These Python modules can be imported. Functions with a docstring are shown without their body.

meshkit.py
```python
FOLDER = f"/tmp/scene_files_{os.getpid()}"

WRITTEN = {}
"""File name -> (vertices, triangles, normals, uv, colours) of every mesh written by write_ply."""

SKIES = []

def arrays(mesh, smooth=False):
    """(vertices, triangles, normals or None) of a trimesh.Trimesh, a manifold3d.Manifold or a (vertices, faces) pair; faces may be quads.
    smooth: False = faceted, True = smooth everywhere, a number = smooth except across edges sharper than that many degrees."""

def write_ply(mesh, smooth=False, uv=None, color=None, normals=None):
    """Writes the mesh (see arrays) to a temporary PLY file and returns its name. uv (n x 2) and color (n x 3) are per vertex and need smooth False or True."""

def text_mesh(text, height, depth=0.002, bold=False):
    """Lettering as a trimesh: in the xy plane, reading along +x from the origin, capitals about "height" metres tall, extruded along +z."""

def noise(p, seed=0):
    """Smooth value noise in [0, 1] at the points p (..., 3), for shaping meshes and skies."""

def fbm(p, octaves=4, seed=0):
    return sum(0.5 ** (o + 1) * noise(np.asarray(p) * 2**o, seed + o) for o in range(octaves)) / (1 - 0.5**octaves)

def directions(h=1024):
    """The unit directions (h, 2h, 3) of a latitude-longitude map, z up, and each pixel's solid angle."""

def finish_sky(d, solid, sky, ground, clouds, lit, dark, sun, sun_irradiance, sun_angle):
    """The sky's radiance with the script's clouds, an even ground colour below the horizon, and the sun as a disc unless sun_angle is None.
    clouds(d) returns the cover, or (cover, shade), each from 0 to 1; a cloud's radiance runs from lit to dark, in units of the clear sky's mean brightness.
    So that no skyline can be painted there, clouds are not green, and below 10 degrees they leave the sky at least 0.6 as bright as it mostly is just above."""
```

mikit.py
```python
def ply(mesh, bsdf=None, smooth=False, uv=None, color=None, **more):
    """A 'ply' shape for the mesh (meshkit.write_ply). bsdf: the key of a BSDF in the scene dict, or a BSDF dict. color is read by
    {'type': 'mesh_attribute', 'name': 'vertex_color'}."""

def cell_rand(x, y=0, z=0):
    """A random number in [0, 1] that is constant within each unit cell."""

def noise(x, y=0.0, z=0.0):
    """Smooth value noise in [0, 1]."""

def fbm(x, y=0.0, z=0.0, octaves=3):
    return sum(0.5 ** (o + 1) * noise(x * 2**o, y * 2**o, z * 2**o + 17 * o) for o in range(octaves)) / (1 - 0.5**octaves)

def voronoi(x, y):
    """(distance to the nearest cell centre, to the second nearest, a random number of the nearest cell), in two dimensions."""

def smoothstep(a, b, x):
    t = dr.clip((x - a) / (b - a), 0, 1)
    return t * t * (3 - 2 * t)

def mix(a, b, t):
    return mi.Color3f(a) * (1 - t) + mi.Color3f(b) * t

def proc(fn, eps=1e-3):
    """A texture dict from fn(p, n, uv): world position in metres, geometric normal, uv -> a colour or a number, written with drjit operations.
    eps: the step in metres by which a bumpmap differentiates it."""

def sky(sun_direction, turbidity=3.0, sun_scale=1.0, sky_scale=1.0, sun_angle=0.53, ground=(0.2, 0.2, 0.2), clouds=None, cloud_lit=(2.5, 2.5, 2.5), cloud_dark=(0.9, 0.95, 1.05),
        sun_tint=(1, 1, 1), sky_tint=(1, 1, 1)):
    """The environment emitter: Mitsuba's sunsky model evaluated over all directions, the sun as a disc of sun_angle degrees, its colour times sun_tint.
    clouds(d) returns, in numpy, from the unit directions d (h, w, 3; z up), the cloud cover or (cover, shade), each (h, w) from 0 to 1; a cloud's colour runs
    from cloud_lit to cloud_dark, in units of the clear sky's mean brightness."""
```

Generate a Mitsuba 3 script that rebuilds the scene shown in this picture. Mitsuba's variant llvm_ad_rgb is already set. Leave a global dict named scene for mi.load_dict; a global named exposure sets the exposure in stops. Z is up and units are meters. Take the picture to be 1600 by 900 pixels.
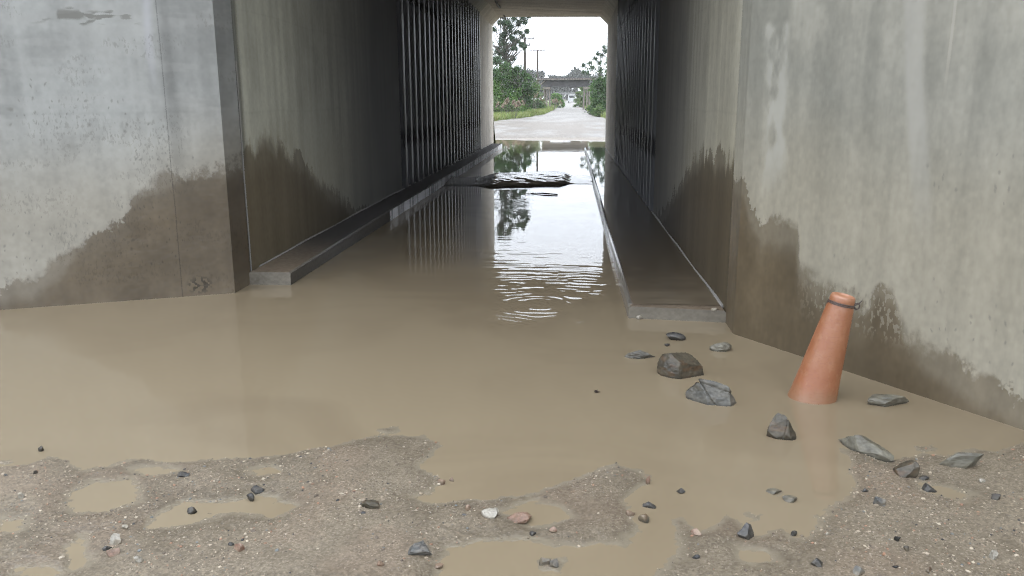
import math, random
import numpy as np, trimesh, shapely
import drjit as dr, mitsuba as mi
import mikit, meshkit
from mikit import proc, noise, fbm, voronoi, smoothstep, mix, cell_rand
from shapely.geometry import Polygon, Point

T = mi.ScalarTransform4f
rng = np.random.default_rng(7)
random.seed(7)
scene, labels = {}, {}

# ------------------------------------------------------------------ camera, sky, exposure
F, EYE, ROLL = 1300.0, 1.55, 0.012            # focal length in pixels of the 1600 px frame, eye height over the water


def unit(v):
    v = np.asarray(v, float)
    return v / np.linalg.norm(v)


_Y = unit([(894 - 800) / F, (450 - 160) / F, 1])              # tunnel axis seen from the camera (right, up, forward)
_u = np.array([math.sin(ROLL), math.cos(ROLL), 0])
_Z = unit(_u - _Y * (_u @ _Y))
_X = -np.cross(_Z, _Y)
_X = _X if _X[0] > 0 else -_X
ROT = np.stack([_X, _Y, _Z])                                  # camera (right, up, forward) -> world
CAM = np.array([0, 0, EYE])


def at(u, v, z=0.0, x=None, y=None):
    """the world point under pixel (u, v) of the survey frame on the plane z = ..., x = ... or y = ..."""
    d = ROT @ np.array([(u - 800) / F, (450 - v) / F, 1.0])
    t = (z - EYE) / d[2] if x is None and y is None else (x / d[0] if x is not None else y / d[1])
    return CAM + d * t


fwd, upv = ROT @ [0, 0, 1], ROT @ [0, 1, 0]
scene['camera'] = {'type': 'perspective', 'fov': math.degrees(2 * math.atan(800 / F)), 'fov_axis': 'x', 'near_clip': 0.05, 'far_clip': 3000.0,
                   'to_world': T().look_at(origin=CAM.tolist(), target=(CAM + fwd).tolist(), up=upv.tolist())}


def overcast(d):
    """closed cloud deck, brighter overhead than at the horizon as overcast skies are, with faint unevenness"""
    n = meshkit.fbm(d * 2.5 + 3, 3)
    return np.ones(d.shape[:2]), np.clip(0.95 * (1 - d[..., 2]) + 0.16 * (n - 0.5), 0, 1)


scene['sky'] = mikit.sky([-0.35, -0.45, 0.8], turbidity=3, sun_scale=0.10, sun_angle=30, ground=(0.2, 0.18, 0.15), clouds=overcast,
                         cloud_lit=(14.6, 15.4, 16.6), cloud_dark=(6.7, 7.2, 8.0))
exposure = 1.5

# ------------------------------------------------------------------ helpers


def numbered(key):
    if not any(k == key or k.startswith(key + '__') for k in list(scene) + list(labels)):
        return key
    i = 1
    while any(k == f'{key}_{i:03d}' or k.startswith(f'{key}_{i:03d}__') for k in list(scene) + list(labels)):
        i += 1
    return f'{key}_{i:03d}'


_count = {}


def new_key(key):
    n = _count.get(key, 0)
    _count[key] = n + 1
    return key if n == 0 else f'{key}_{n:03d}'


def put(name, mesh, bsdf, parent=None, smooth=False, **kw):
    key = new_key(name if parent is None else parent + '__' + name)
    scene[key] = mikit.ply(mesh, bsdf, smooth=smooth, **kw)
    return key


def tag(key, label=None, cat=None, group=None, kind=None):
    labels[key] = {k: v for k, v in (('label', label), ('category', cat), ('group', group), ('kind', kind)) if v}
    return key


def thing(name, label, cat, group=None):
    return tag(new_key(name), label, cat, group)


def box(x0, x1, y0, y1, z0, z1):
    m = trimesh.creation.box((x1 - x0, y1 - y0, z1 - z0))
    m.apply_translation(((x0 + x1) / 2, (y0 + y1) / 2, (z0 + z1) / 2))
    return m


def join(ms):
    return trimesh.util.concatenate(ms)


def prism(poly, z0, z1):
    m = trimesh.creation.extrude_polygon(Polygon(poly), z1 - z0, engine='earcut')
    m.apply_translation((0, 0, z0))
    return m


def tube(pts, radii, seg=8):
    pts = np.asarray(pts, float)
    radii = np.broadcast_to(np.asarray(radii, float), len(pts))
    t = np.gradient(pts, axis=0)
    t /= np.linalg.norm(t, axis=1, keepdims=True) + 1e-12
    ref = np.where(np.abs(t[:, 2:3]) < 0.9, [[0, 0, 1.0]], [[1.0, 0, 0]])
    ref = np.broadcast_to(ref[0], t.shape)
    a = np.cross(t, ref); a /= np.linalg.norm(a, axis=1, keepdims=True) + 1e-12
    b = np.cross(t, a)
    ang = np.linspace(0, 2 * np.pi, seg, endpoint=False)
    v = pts[:, None] + radii[:, None, None] * (np.cos(ang)[None, :, None] * a[:, None] + np.sin(ang)[None, :, None] * b[:, None])
    v = v.reshape(-1, 3)
    f = []
    for i in range(len(pts) - 1):
        for j in range(seg):
            k = (j + 1) % seg
            f += [[i * seg + j, i * seg + k, (i + 1) * seg + k], [i * seg + j, (i + 1) * seg + k, (i + 1) * seg + j]]
    n0 = len(v)
    v = np.vstack([v, pts[0], pts[-1]])
    for j in range(seg):
        k = (j + 1) % seg
        f += [[n0, k, j], [n0 + 1, (len(pts) - 1) * seg + j, (len(pts) - 1) * seg + k]]
    m = trimesh.Trimesh(v, f, process=False)
    m.fix_normals()
    return m


def grid_mesh(xs, ys, zf, keep=None):
    X, Y = np.meshgrid(xs, ys, indexing='xy')
    Z = zf(X, Y)
    v = np.stack([X, Y, Z], -1).reshape(-1, 3)
    nx, ny = len(xs), len(ys)
    i = (np.arange(ny - 1)[:, None] * nx + np.arange(nx - 1)[None]).ravel()
    f = np.vstack([np.stack([i, i + 1, i + nx + 1], 1), np.stack([i, i + nx + 1, i + nx], 1)])
    if keep is not None:
        ok = v[f][:, :, 2].min(1) > -1.6 if keep == 'whole' else keep(v[f].mean(1))
        f = f[ok]
        used = np.unique(f)
        remap = np.full(len(v), -1); remap[used] = np.arange(len(used))
        v, f = v[used], remap[f]
    return trimesh.Trimesh(v, f, process=False)


def nz(X, Y, s, seed=0, o=4):
    return meshkit.fbm(np.stack([X * s, Y * s, np.zeros_like(X) + seed * 3.7], -1), o, seed) - 0.5


def plin(x, pts):
    r = mi.Float(pts[0][1])
    for (a, p), (b, q) in zip(pts[:-1], pts[1:]):
        r = r + (q - p) * dr.clip((x - a) / (b - a), 0, 1)
    return r


# ------------------------------------------------------------------ materials
L, RX = -2.80, 1.12                             # the inner faces of the tunnel walls
NL, NR = 6.62, 5.58                             # near portal (skewed): y at the left and at the right wall
FL, FR = 30.2, 28.4                             # far portal
ROOF = 4.25
LW0, LWD = np.array([L, NL]), np.array([-0.92, -0.392])
RW0, RWD = np.array([RX, NR]), np.array([0.545, -0.838])


def material(name, color, rough=0.6, spec=0.5, bump=None, bump_scale=1.0, eps=1e-3, two=True, **kw):
    b = {'type': 'principled', 'base_color': proc(color) if callable(color) else {'type': 'rgb', 'value': list(color)},
         'roughness': proc(rough) if callable(rough) else rough, 'specular': spec, **kw}
    if bump is not None:
        b = {'type': 'bumpmap', 'arbitrary': proc(bump, eps), 'scale': bump_scale, 'bsdf': b}
    scene[name] = {'type': 'twosided', 'bsdf': b} if two else b
    return name


def concrete_tone(s, z, seed, pale, grey, warm, lines=0.045):
    """dry cast concrete, s metres along the wall: cloudy tone, drip streaks, pour lines and a beige tint low down that paints in the warmer light there"""
    cloud = fbm(s * 1.1 + seed, z * 0.9, seed, 4)
    mid = fbm(s * 5.5, z * 4.0 + seed, 3.0 + seed, 3)
    fine = fbm(s * 34.0, z * 30.0, seed + 9.0, 3)
    drip = fbm(s * 11.0 + seed, z * 0.55, seed + 5.0, 3)
    c = mix(grey, pale, smoothstep(0.32, 0.68, 0.55 * cloud + 0.25 * mid + 0.2 * drip))
    c = mix(c, warm, 0.75 * smoothstep(1.65, 0.75, z + 0.5 * (cloud - 0.5)))  # bluish above, beige below: tint of the skylight put into the colour
    c = c * (0.80 + 0.22 * drip + 0.18 * fine)
    pour = smoothstep(0.02, 0.0, dr.abs(z - 1.47 - 0.02 * noise(s * 3, seed))) + smoothstep(0.015, 0.0, dr.abs(z - 2.31 - 0.03 * noise(s * 2, seed + 3)))
    return c * (1 - lines * pour)


def pits(s, z, seed, amount):
    d, _, r = voronoi(s * 21.0 + 1.5 * noise(s * 9, z * 9), z * 11.0)
    patch = fbm(s * 1.9 + seed, z * 2.6, seed + 2.0, 3)
    return smoothstep(0.05 + 0.22 * r * r, 0.03, d) * smoothstep(0.62 - amount, 0.70 - amount, patch) * smoothstep(0.45, 0.6, r)


def wet_line(s, z, top, seed, drip=0.10, ragged=0.16):
    """1 below the splash line, 0 above: two overlapping tide lines, blotchy, with soft upright tongues"""
    tongue = drip * 2.2 * (fbm(s * 11.0 + seed, z * 0.9, seed, 3) - 0.5)
    blot = ragged * 1.7 * (fbm(s * 4.5, z * 4.0, seed + 4.0, 4) - 0.5) + 0.07 * (fbm(s * 26.0, z * 24.0, seed + 8.0, 3) - 0.5) + 0.13 * (fbm(s * 62.0, z * 44.0, seed + 9.0, 2) - 0.5) * smoothstep(0.35, 0.65, fbm(s * 3.7, z * 3.0, seed + 2.0, 2))
    soft = 0.015 + 0.07 * smoothstep(0.30, 0.7, fbm(s * 2.3 + seed, z * 1.5, seed + 6.0, 2))
    a = smoothstep(soft, -soft, z - (top + tongue + blot))
    b = smoothstep(0.06, -0.06, z - (top + 0.5 * tongue - 0.10 + 0.26 * (fbm(s * 3.1 + 2.0, z * 3.0, seed + 12.0, 4) - 0.5)))
    return 0.68 * a + 0.20 * b + 0.12 * smoothstep(0.0, -0.35, z - top)


WET = mi.Color3f(0.36, 0.30, 0.235)

LW_TOP = [(-0.3, 1.12), (0.0, 1.10), (0.15, 1.08), (0.42, 0.98), (0.72, 0.88), (0.80, 0.72), (1.0, 0.60), (1.15, 0.52), (1.31, 0.36), (1.5, 0.22), (1.8, 0.19), (4.0, 0.15)]
RW_TOP = [(-0.2, 1.08), (0.02, 1.05), (0.08, 0.88), (0.2, 0.74), (0.28, 0.80), (0.49, 0.78), (0.53, 0.58), (0.75, 0.47), (1.03, 0.40), (1.10, 0.58), (1.20, 0.52), (1.30, 0.34), (1.45, 0.27), (1.67, 0.19), (2.0, 0.12), (5, 0.1)]
LT_TOP = [(6.5, 1.12), (7.0, 1.20), (7.7, 1.22), (8.4, 1.05), (9.4, 0.60), (10.5, 0.25), (12.0, 0.05), (40, 0.05)]
RT_TOP = [(5.4, 1.1), (5.8, 1.16), (6.5, 1.18), (7.2, 1.14), (8.0, 0.98), (8.7, 0.72), (10.1, 0.25), (11.5, 0.05), (40, 0.05)]


def lw_s(p):
    return (p.x - LW0[0]) * LWD[0] + (p.y - LW0[1]) * LWD[1]


def rw_s(p):
    return (p.x - RW0[0]) * RWD[0] + (p.y - RW0[1]) * RWD[1]


def left_wing_color(p, n, uv):
    s, z = lw_s(p), p.z
    c = concrete_tone(s, z, 2.0, (0.263, 0.271, 0.261), (0.180, 0.185, 0.178), (0.245, 0.226, 0.183))
    # worn grey scabs where the skin has come off
    scab = smoothstep(0.055, 0.03, dr.abs(z - 2.19 - 0.05 * (noise(s * 14, 3) - 0.5))) * smoothstep(0.50, 0.60, fbm(s * 8, z * 26, 1.0, 3)) * smoothstep(0.5, 0.62, s) * smoothstep(1.3, 1.18, s)
    scab = scab + smoothstep(0.045, 0.02, dr.abs(z - 2.20)) * smoothstep(0.13, 0.10, dr.abs(s - 1.02) + 0.05 * noise(s * 30, z * 30))
    c = mix(c, (0.121, 0.120, 0.108), 0.85 * dr.minimum(scab, 1))
    c = mix(c, (0.124, 0.122, 0.108), 0.6 * pits(s, z, 4.0, 0.02))
    # formwork joint and a pale lime run beside it
    c = c * (1 - 0.35 * smoothstep(0.006, 0.001, dr.abs(s - 0.405 - 0.006 * noise(z * 4, 1))))
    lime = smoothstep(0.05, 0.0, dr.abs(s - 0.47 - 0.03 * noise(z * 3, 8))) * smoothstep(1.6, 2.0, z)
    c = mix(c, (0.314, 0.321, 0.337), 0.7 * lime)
    # smeared lifts, trowel marks and a honeycombed patch at the foot
    lift = fbm(s * 1.6, z * 6.5, 15.0, 3)
    c = c * (0.90 + 0.20 * lift)
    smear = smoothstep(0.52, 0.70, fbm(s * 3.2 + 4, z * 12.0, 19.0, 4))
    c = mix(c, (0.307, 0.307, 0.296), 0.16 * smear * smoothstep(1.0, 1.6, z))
    rust = smoothstep(0.58, 0.72, fbm(s * 95, z * 42, 23.0, 3)) * smoothstep(0.58, 0.70, fbm(s * 2.0, z * 5.0, 25.0, 3))
    c = mix(c, (0.117, 0.110, 0.094), 0.30 * rust)
    comb = smoothstep(0.13, 0.05, dr.sqrt(dr.square(s - 0.27) + dr.square(1.4 * (z - 0.09)))) * smoothstep(0.45, 0.55, noise(s * 60, z * 60))
    c = mix(c, (0.058, 0.057, 0.047), 0.7 * comb)
    c = c * (1 - 0.16 * smoothstep(0.07, 0.01, dr.abs(s - 0.36)) * smoothstep(0.9, 1.2, z))
    w = wet_line(s, z, plin(s, LW_TOP), 1.0, 0.035, 0.17)
    stain = 0.72 + 0.56 * fbm(s * 4, z * 3, 6.0, 4)
    return mix(c, c * WET * stain, w)


def left_wing_rough(p, n, uv):
    s, z = lw_s(p), p.z
    return 0.75 - 0.40 * wet_line(s, z, plin(s, LW_TOP), 1.0, 0.035, 0.17)


def right_wing_color(p, n, uv):
    s, z = rw_s(p), p.z
    c = concrete_tone(s, z, 11.0, (0.253, 0.247, 0.212), (0.173, 0.172, 0.148), (0.245, 0.225, 0.174), 0.0)
    c = c * (0.92 + 0.16 * fbm(s * 48, z * 15, 13.0, 3))
    band = smoothstep(0.12, 0.05, dr.abs(s - 0.25 + 0.03 * (z - 1.5) + 0.10 * (fbm(z * 5, s * 9, 2, 3) - 0.5))) * smoothstep(0.9, 1.3, z) * smoothstep(2.06, 2.0, z + 0.05 * noise(s * 20, 1))
    c = mix(c, (0.337, 0.334, 0.298), 0.6 * band * smoothstep(0.25, 0.65, fbm(s * 13, z * 6, 2.0, 4)))
    run = smoothstep(0.08, 0.03, dr.abs(s - 1.26 + 0.16 * (z - 1.4) + 0.03 * noise(z * 3, 4))) * smoothstep(0.7, 1.5, z)
    c = mix(c, (0.289, 0.284, 0.256), 0.6 * run)
    thin = smoothstep(0.012, 0.004, dr.abs(s - 1.36 - 0.02 * noise(z * 2, 5))) * smoothstep(1.5, 1.9, z)
    c = mix(c, (0.305, 0.291, 0.250), 0.7 * thin)
    c = mix(c, (0.120, 0.115, 0.097), 0.5 * pits(s, z, 7.0, 0.0))
    w = wet_line(s, z, plin(s, RW_TOP), 3.0, 0.035, 0.10)
    speck = smoothstep(0.58, 0.66, fbm(s * 75, z * 38, 4.0, 2)) * smoothstep(0.45, 0.8, s) * smoothstep(1.5, 1.2, s) * smoothstep(0.2, 0.35, z)
    w = w * (1 - 0.45 * speck)
    stain = 0.72 + 0.56 * fbm(s * 4, z * 3, 16.0, 4)
    return mix(c, c * WET * stain, w)


def right_wing_rough(p, n, uv):
    s, z = rw_s(p), p.z
    return 0.75 - 0.38 * wet_line(s, z, plin(s, RW_TOP), 3.0, 0.035, 0.10)


def tunnel_wet(p):
    left = wet_line(p.y, p.z, plin(p.y, LT_TOP), 5.0, 0.10, 0.10)
    right = wet_line(p.y, p.z, plin(p.y, RT_TOP), 9.0, 0.10, 0.10)
    return dr.select(p.x < -1, left, right)


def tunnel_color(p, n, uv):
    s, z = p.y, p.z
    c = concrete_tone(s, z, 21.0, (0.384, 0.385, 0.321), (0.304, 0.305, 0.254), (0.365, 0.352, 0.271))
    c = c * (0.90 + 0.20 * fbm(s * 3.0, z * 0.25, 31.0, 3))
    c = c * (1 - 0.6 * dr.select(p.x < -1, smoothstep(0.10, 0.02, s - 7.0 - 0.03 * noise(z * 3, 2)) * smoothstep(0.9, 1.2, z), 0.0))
    depth_shade = smoothstep(7.6, 12.4, s + 1.5 * (fbm(s, z * 0.5, 3.0, 3) - 0.5) + dr.select(p.x < -1, 0.0, 1.8)) * smoothstep(27.0, 22.0, s)
    c = mix(c, (0.075, 0.078, 0.082), 0.86 * depth_shade)  # shade deepening inward is mixed into the wall colour
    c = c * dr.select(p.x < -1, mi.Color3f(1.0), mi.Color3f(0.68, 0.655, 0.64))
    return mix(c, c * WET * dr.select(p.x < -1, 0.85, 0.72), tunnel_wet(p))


def tunnel_rough(p, n, uv):
    return 0.75 - 0.17 * tunnel_wet(p)


def portal_color(p, n, uv):
    s, z = p.y, p.z
    c = concrete_tone(s, z + 1.2, 41.0, (0.494, 0.459, 0.399), (0.399, 0.369, 0.319), (0.437, 0.387, 0.315))
    side = fbm(s * 7.0, z * 0.3 + p.x, 33.0, 3)
    board = smoothstep(0.03, 0.0, dr.abs(p.x * 5 - dr.floor(p.x * 5) - 0.5)) * smoothstep(0.5, 0.2, dr.abs(n.z) * 0 + dr.abs(z - ROOF))
    return c * (0.72 + 0.5 * side) * (1 - 0.1 * board)


def walkway_color(p, n, uv):
    c = mix((0.150, 0.135, 0.108), (0.105, 0.095, 0.078), fbm(p.x * 6, p.y * 4, p.z * 9, 4))
    c = mix(c, (0.125, 0.095, 0.068), 0.8 * smoothstep(0.7, 0.95, n.z))
    c = c * (0.75 + 0.5 * fbm(p.x * 40, p.y * 40, p.z * 40, 2))
    # left kerb face whitewashed with black drips, deeper in; right one paints sky reflection
    face = smoothstep(0.6, 0.9, dr.abs(n.x))
    drip = smoothstep(0.32, 0.52, fbm(p.y * 9.0, p.z * 1.5, 2.0, 3))
    white = mix((0.36, 0.36, 0.37), (0.90, 0.91, 0.93), drip)
    k = face * dr.select(p.x < -1, smoothstep(10.98, 11.03, p.y), smoothstep(6.6, 8.4, p.y))
    c = mix(c, white, 0.92 * k)
    c = mix(c, c * 0.40, face * (1 - k) * dr.select(p.x < -1, 1.0, 0.0))  # near left face: its shadow is painted into the colour
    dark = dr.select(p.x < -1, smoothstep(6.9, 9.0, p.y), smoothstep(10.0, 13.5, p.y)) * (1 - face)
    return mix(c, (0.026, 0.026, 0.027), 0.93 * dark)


def mud_color(p, n, uv):
    x, y, z = p.x, p.y, p.z
    a, b = fbm(x * 1.7, y * 1.7, 1.0, 4), fbm(x * 9, y * 9, 2.0, 3)
    g = fbm(x * 120, y * 120, 3.0, 2)
    c = mix((0.104, 0.085, 0.060), (0.139, 0.116, 0.084), smoothstep(0.3, 0.7, 0.6 * a + 0.4 * b))
    c = mix(c, (0.139, 0.106, 0.076), 0.5 * smoothstep(0.5, 0.7, fbm(x * 3 + 9, y * 3, 7.0, 3)))
    d, _, r = voronoi(x * 95, y * 95)
    grain = smoothstep(0.42, 0.25, d)
    gc = mix((0.070, 0.056, 0.043), (0.241, 0.199, 0.149), r)
    c = mix(c, gc, 0.45 * grain * smoothstep(0.35, 0.6, b + 0.25 * a))
    c = c * (0.62 + 0.76 * g)
    wet = smoothstep(0.022, 0.002, z)
    far = smoothstep(36.0, 44.0, y)
    field = mix((0.07, 0.085, 0.03), (0.13, 0.13, 0.05), fbm(x * 0.3, y * 0.3, 4.0, 4))
    silt = smoothstep(0.0075, 0.0005, z + 0.006 * (b - 0.5) + 0.004 * (g - 0.5)) * smoothstep(20.0, 10.0, y)
    c = mix(c, (0.157, 0.135, 0.098), 0.75 * silt)
    apron = mix((0.158, 0.135, 0.111), (0.211, 0.195, 0.174), fbm(x * 0.8, y * 0.5, 6.0, 4))
    c = mix(c * (1 - 0.14 * wet * (1 - silt)), apron * (0.7 + 0.6 * b), smoothstep(20.0, 24.0, y))
    return mix(c, field, far)


def mud_rough(p, n, uv):
    b = fbm(p.x * 7, p.y * 7, 2.0, 3)
    return dr.clip(0.30 + 10.0 * p.z * (0.4 + b), 0.30, 0.62)


def mud_bump(p, n, uv):
    x, y = p.x, p.y
    d, _, r = voronoi(x * 95, y * 95)
    return 0.0030 * fbm(x * 70, y * 70, 5.0, 3) + 0.0024 * smoothstep(0.45, 0.1, d) * r


def road_color(p, n, uv):
    x, y = p.x, p.y
    a, b = fbm(x * 0.9, y * 0.22, 1.0, 4), fbm(x * 4, y * 1.5, 2.0, 3)
    c = mix((0.110, 0.102, 0.091), (0.152, 0.144, 0.133), smoothstep(0.3, 0.7, a * 0.6 + b * 0.4))
    c = mix(c, (0.095, 0.078, 0.060), 0.8 * smoothstep(0.34, 0.56, fbm(x * 0.7 + 3, y * 0.35, 5.0, 4)) * smoothstep(70.0, 48.0, y))
    return c * (0.75 + 0.5 * fbm(x * 14, y * 9, 7.0, 3))


RINGS = [(at(u, v), A, k) for u, v, A, k in ((848, 476, .00075, .80), (800, 452, .00035, .55), (905, 440, .00035, .6), (880, 520, .0002, .10), (905, 506, .0002, .09), (795, 497, .00025, .14), (880, 597, .00025, .07), (1008, 468, .0002, .2),
                                            (690, 640, .0001, .05), (742, 540, .00012, .06), (1085, 735, .0001, .04), (520, 590, .00010, .05))]


def water_height(p, n, uv):
    x, y = p.x, p.y
    h = 0.0
    for c, A, k in RINGS:
        big = k > 0.5
        r = dr.sqrt(dr.square(x - float(c[0])) + dr.square(y - float(c[1]))) + (0.13 * noise(x * 2.7, y * 3.1) + 0.05 * noise(x * 8, y * 8) if big else 0.012 * noise(x * 9, y * 9))
        lam = 0.115 if big else 0.030
        w = A * dr.cos(r * (2 * math.pi / lam)) * dr.exp(-dr.square(r / k))
        h = h + (w * (0.05 + 1.6 * noise(x * 4.7, y * 5.3, 12.0)) if big else w)
    zone = smoothstep(6.0, 6.7, y) * smoothstep(10.4, 8.0, y)
    h = h + zone * (0.0016 * noise(x * 2.6, y * 11.0, 3.0) + 0.0008 * noise(x * 7, y * 22, 6.0))
    h = h + smoothstep(9.0, 11.5, y) * smoothstep(15.4, 13.5, y) * 0.0022 * smoothstep(0.5, 0.8, noise(x * 0.8, y * 1.2, 8.0)) * noise(x * 3, y * 12, 5.0)
    h = h + smoothstep(0.45, 0.6, x) * smoothstep(5.8, 6.1, y) * smoothstep(13, 8, y) * (0.0045 * noise(x * 3, y * 15, 9.0) + 0.0020 * noise(x * 8, y * 30, 4.0))
    return h + 0.00012 * noise(x * 7, y * 18, 2.0)


def water_body(p, n, uv):
    a = fbm(p.x * 0.8 + 1.5 * noise(p.x * 1.3, p.y * 1.3, 4.0), p.y * 1.4 + 1.5 * noise(p.x * 1.3, p.y * 1.3, 9.0), 3.0, 4)
    return mix((0.169, 0.136, 0.091), (0.190, 0.155, 0.104), smoothstep(0.3, 0.7, a))


def muddy(name, body):
    scene[name] = {'type': 'twosided', 'bsdf': {'type': 'bumpmap', 'arbitrary': proc(water_height, 2e-3), 'scale': 1.0,
                   'bsdf': {'type': 'plastic', 'int_ior': 1.33, 'ext_ior': 1.0, 'diffuse_reflectance': proc(body), 'nonlinear': False}}}


muddy('muddy_water', water_body)
muddy('muddy_dark', lambda p, n, uv: mix((0.071, 0.057, 0.039), (0.128, 0.105, 0.075), smoothstep(8.0, 6.0, p.y + fbm(p.x * 5, p.y * 5, 1.0, 2))))  # darker body: thin film, and reflected darkness painted into the wave


STONE = {}


def rock_material(name, c0, c1, c2, scale=14.0):
    STONE[name] = (np.array(c0), np.array(c1), np.array(c2), scale)


def stone_color(v, name, big=False):
    """mottled stone colour per vertex: two tones, a third in veins, grain; silted near the ground"""
    c0, c1, c2, k = STONE[name]
    sm = lambda a, b, x: np.clip((x - a) / (b - a), 0, 1)[:, None]
    a, b = meshkit.fbm(v * k, 4), meshkit.fbm(v * k * 7, 3, 4)
    c = c0 + (c1 - c0) * sm(0.35, 0.65, a)
    c = c + (c2 - c) * 0.8 * sm(0.52, 0.66, meshkit.fbm(v * k * [1.7, 1.7, 3.0] + 5, 3, 2))
    c = c * (0.45 + 1.1 * b)[:, None]
    silt = (0.10 if big else 0.12 if name in ('rock_black', 'rock_slate') else 0.40) * sm(0.5, 0.75, meshkit.fbm(v * 40, 3, 6) + np.clip(0.25 - v[:, 2] * 6, 0, 0.3))
    c = c + (np.array((0.22, 0.18, 0.125)) - c) * silt
    return np.clip(c * (1 - 0.45 * sm(0.018, 0.006, v[:, 2])), 0, 1)


scene['stone_mat'] = {'type': 'twosided', 'bsdf': {'type': 'bumpmap', 'arbitrary': proc(lambda p, n, uv: 0.0035 * fbm(p.x * 75, p.y * 75, p.z * 75, 3)), 'scale': 1.0,
                      'bsdf': {'type': 'principled', 'base_color': {'type': 'mesh_attribute', 'name': 'vertex_color'}, 'roughness': 0.42, 'specular': 0.5}}}
rock_material('rock_brown', (0.027, 0.024, 0.017), (0.055, 0.047, 0.033), (0.068, 0.042, 0.023))
rock_material('rock_grey', (0.062, 0.062, 0.056), (0.108, 0.103, 0.089), (0.045, 0.042, 0.033))
rock_material('rock_olive', (0.083, 0.079, 0.062), (0.121, 0.114, 0.089), (0.055, 0.049, 0.036))
rock_material('rock_slate', (0.019, 0.020, 0.021), (0.035, 0.035, 0.035), (0.051, 0.049, 0.045), 30)
rock_material('rock_black', (0.009, 0.008, 0.008), (0.019, 0.019, 0.017), (0.029, 0.028, 0.026), 30)
rock_material('rock_pink', (0.144, 0.081, 0.055), (0.168, 0.113, 0.082), (0.108, 0.065, 0.043), 60)
rock_material('rock_white', (0.200, 0.186, 0.156), (0.241, 0.229, 0.198), (0.144, 0.125, 0.099), 60)
rock_material('rock_blue', (0.057, 0.060, 0.059), (0.099, 0.094, 0.085), (0.033, 0.032, 0.031), 60)


def left_joint_color(p, n, uv):
    return mix((0.05, 0.05, 0.048), (0.12, 0.115, 0.10), fbm(p.z * 6, p.y * 40, 1.0, 3))


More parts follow.
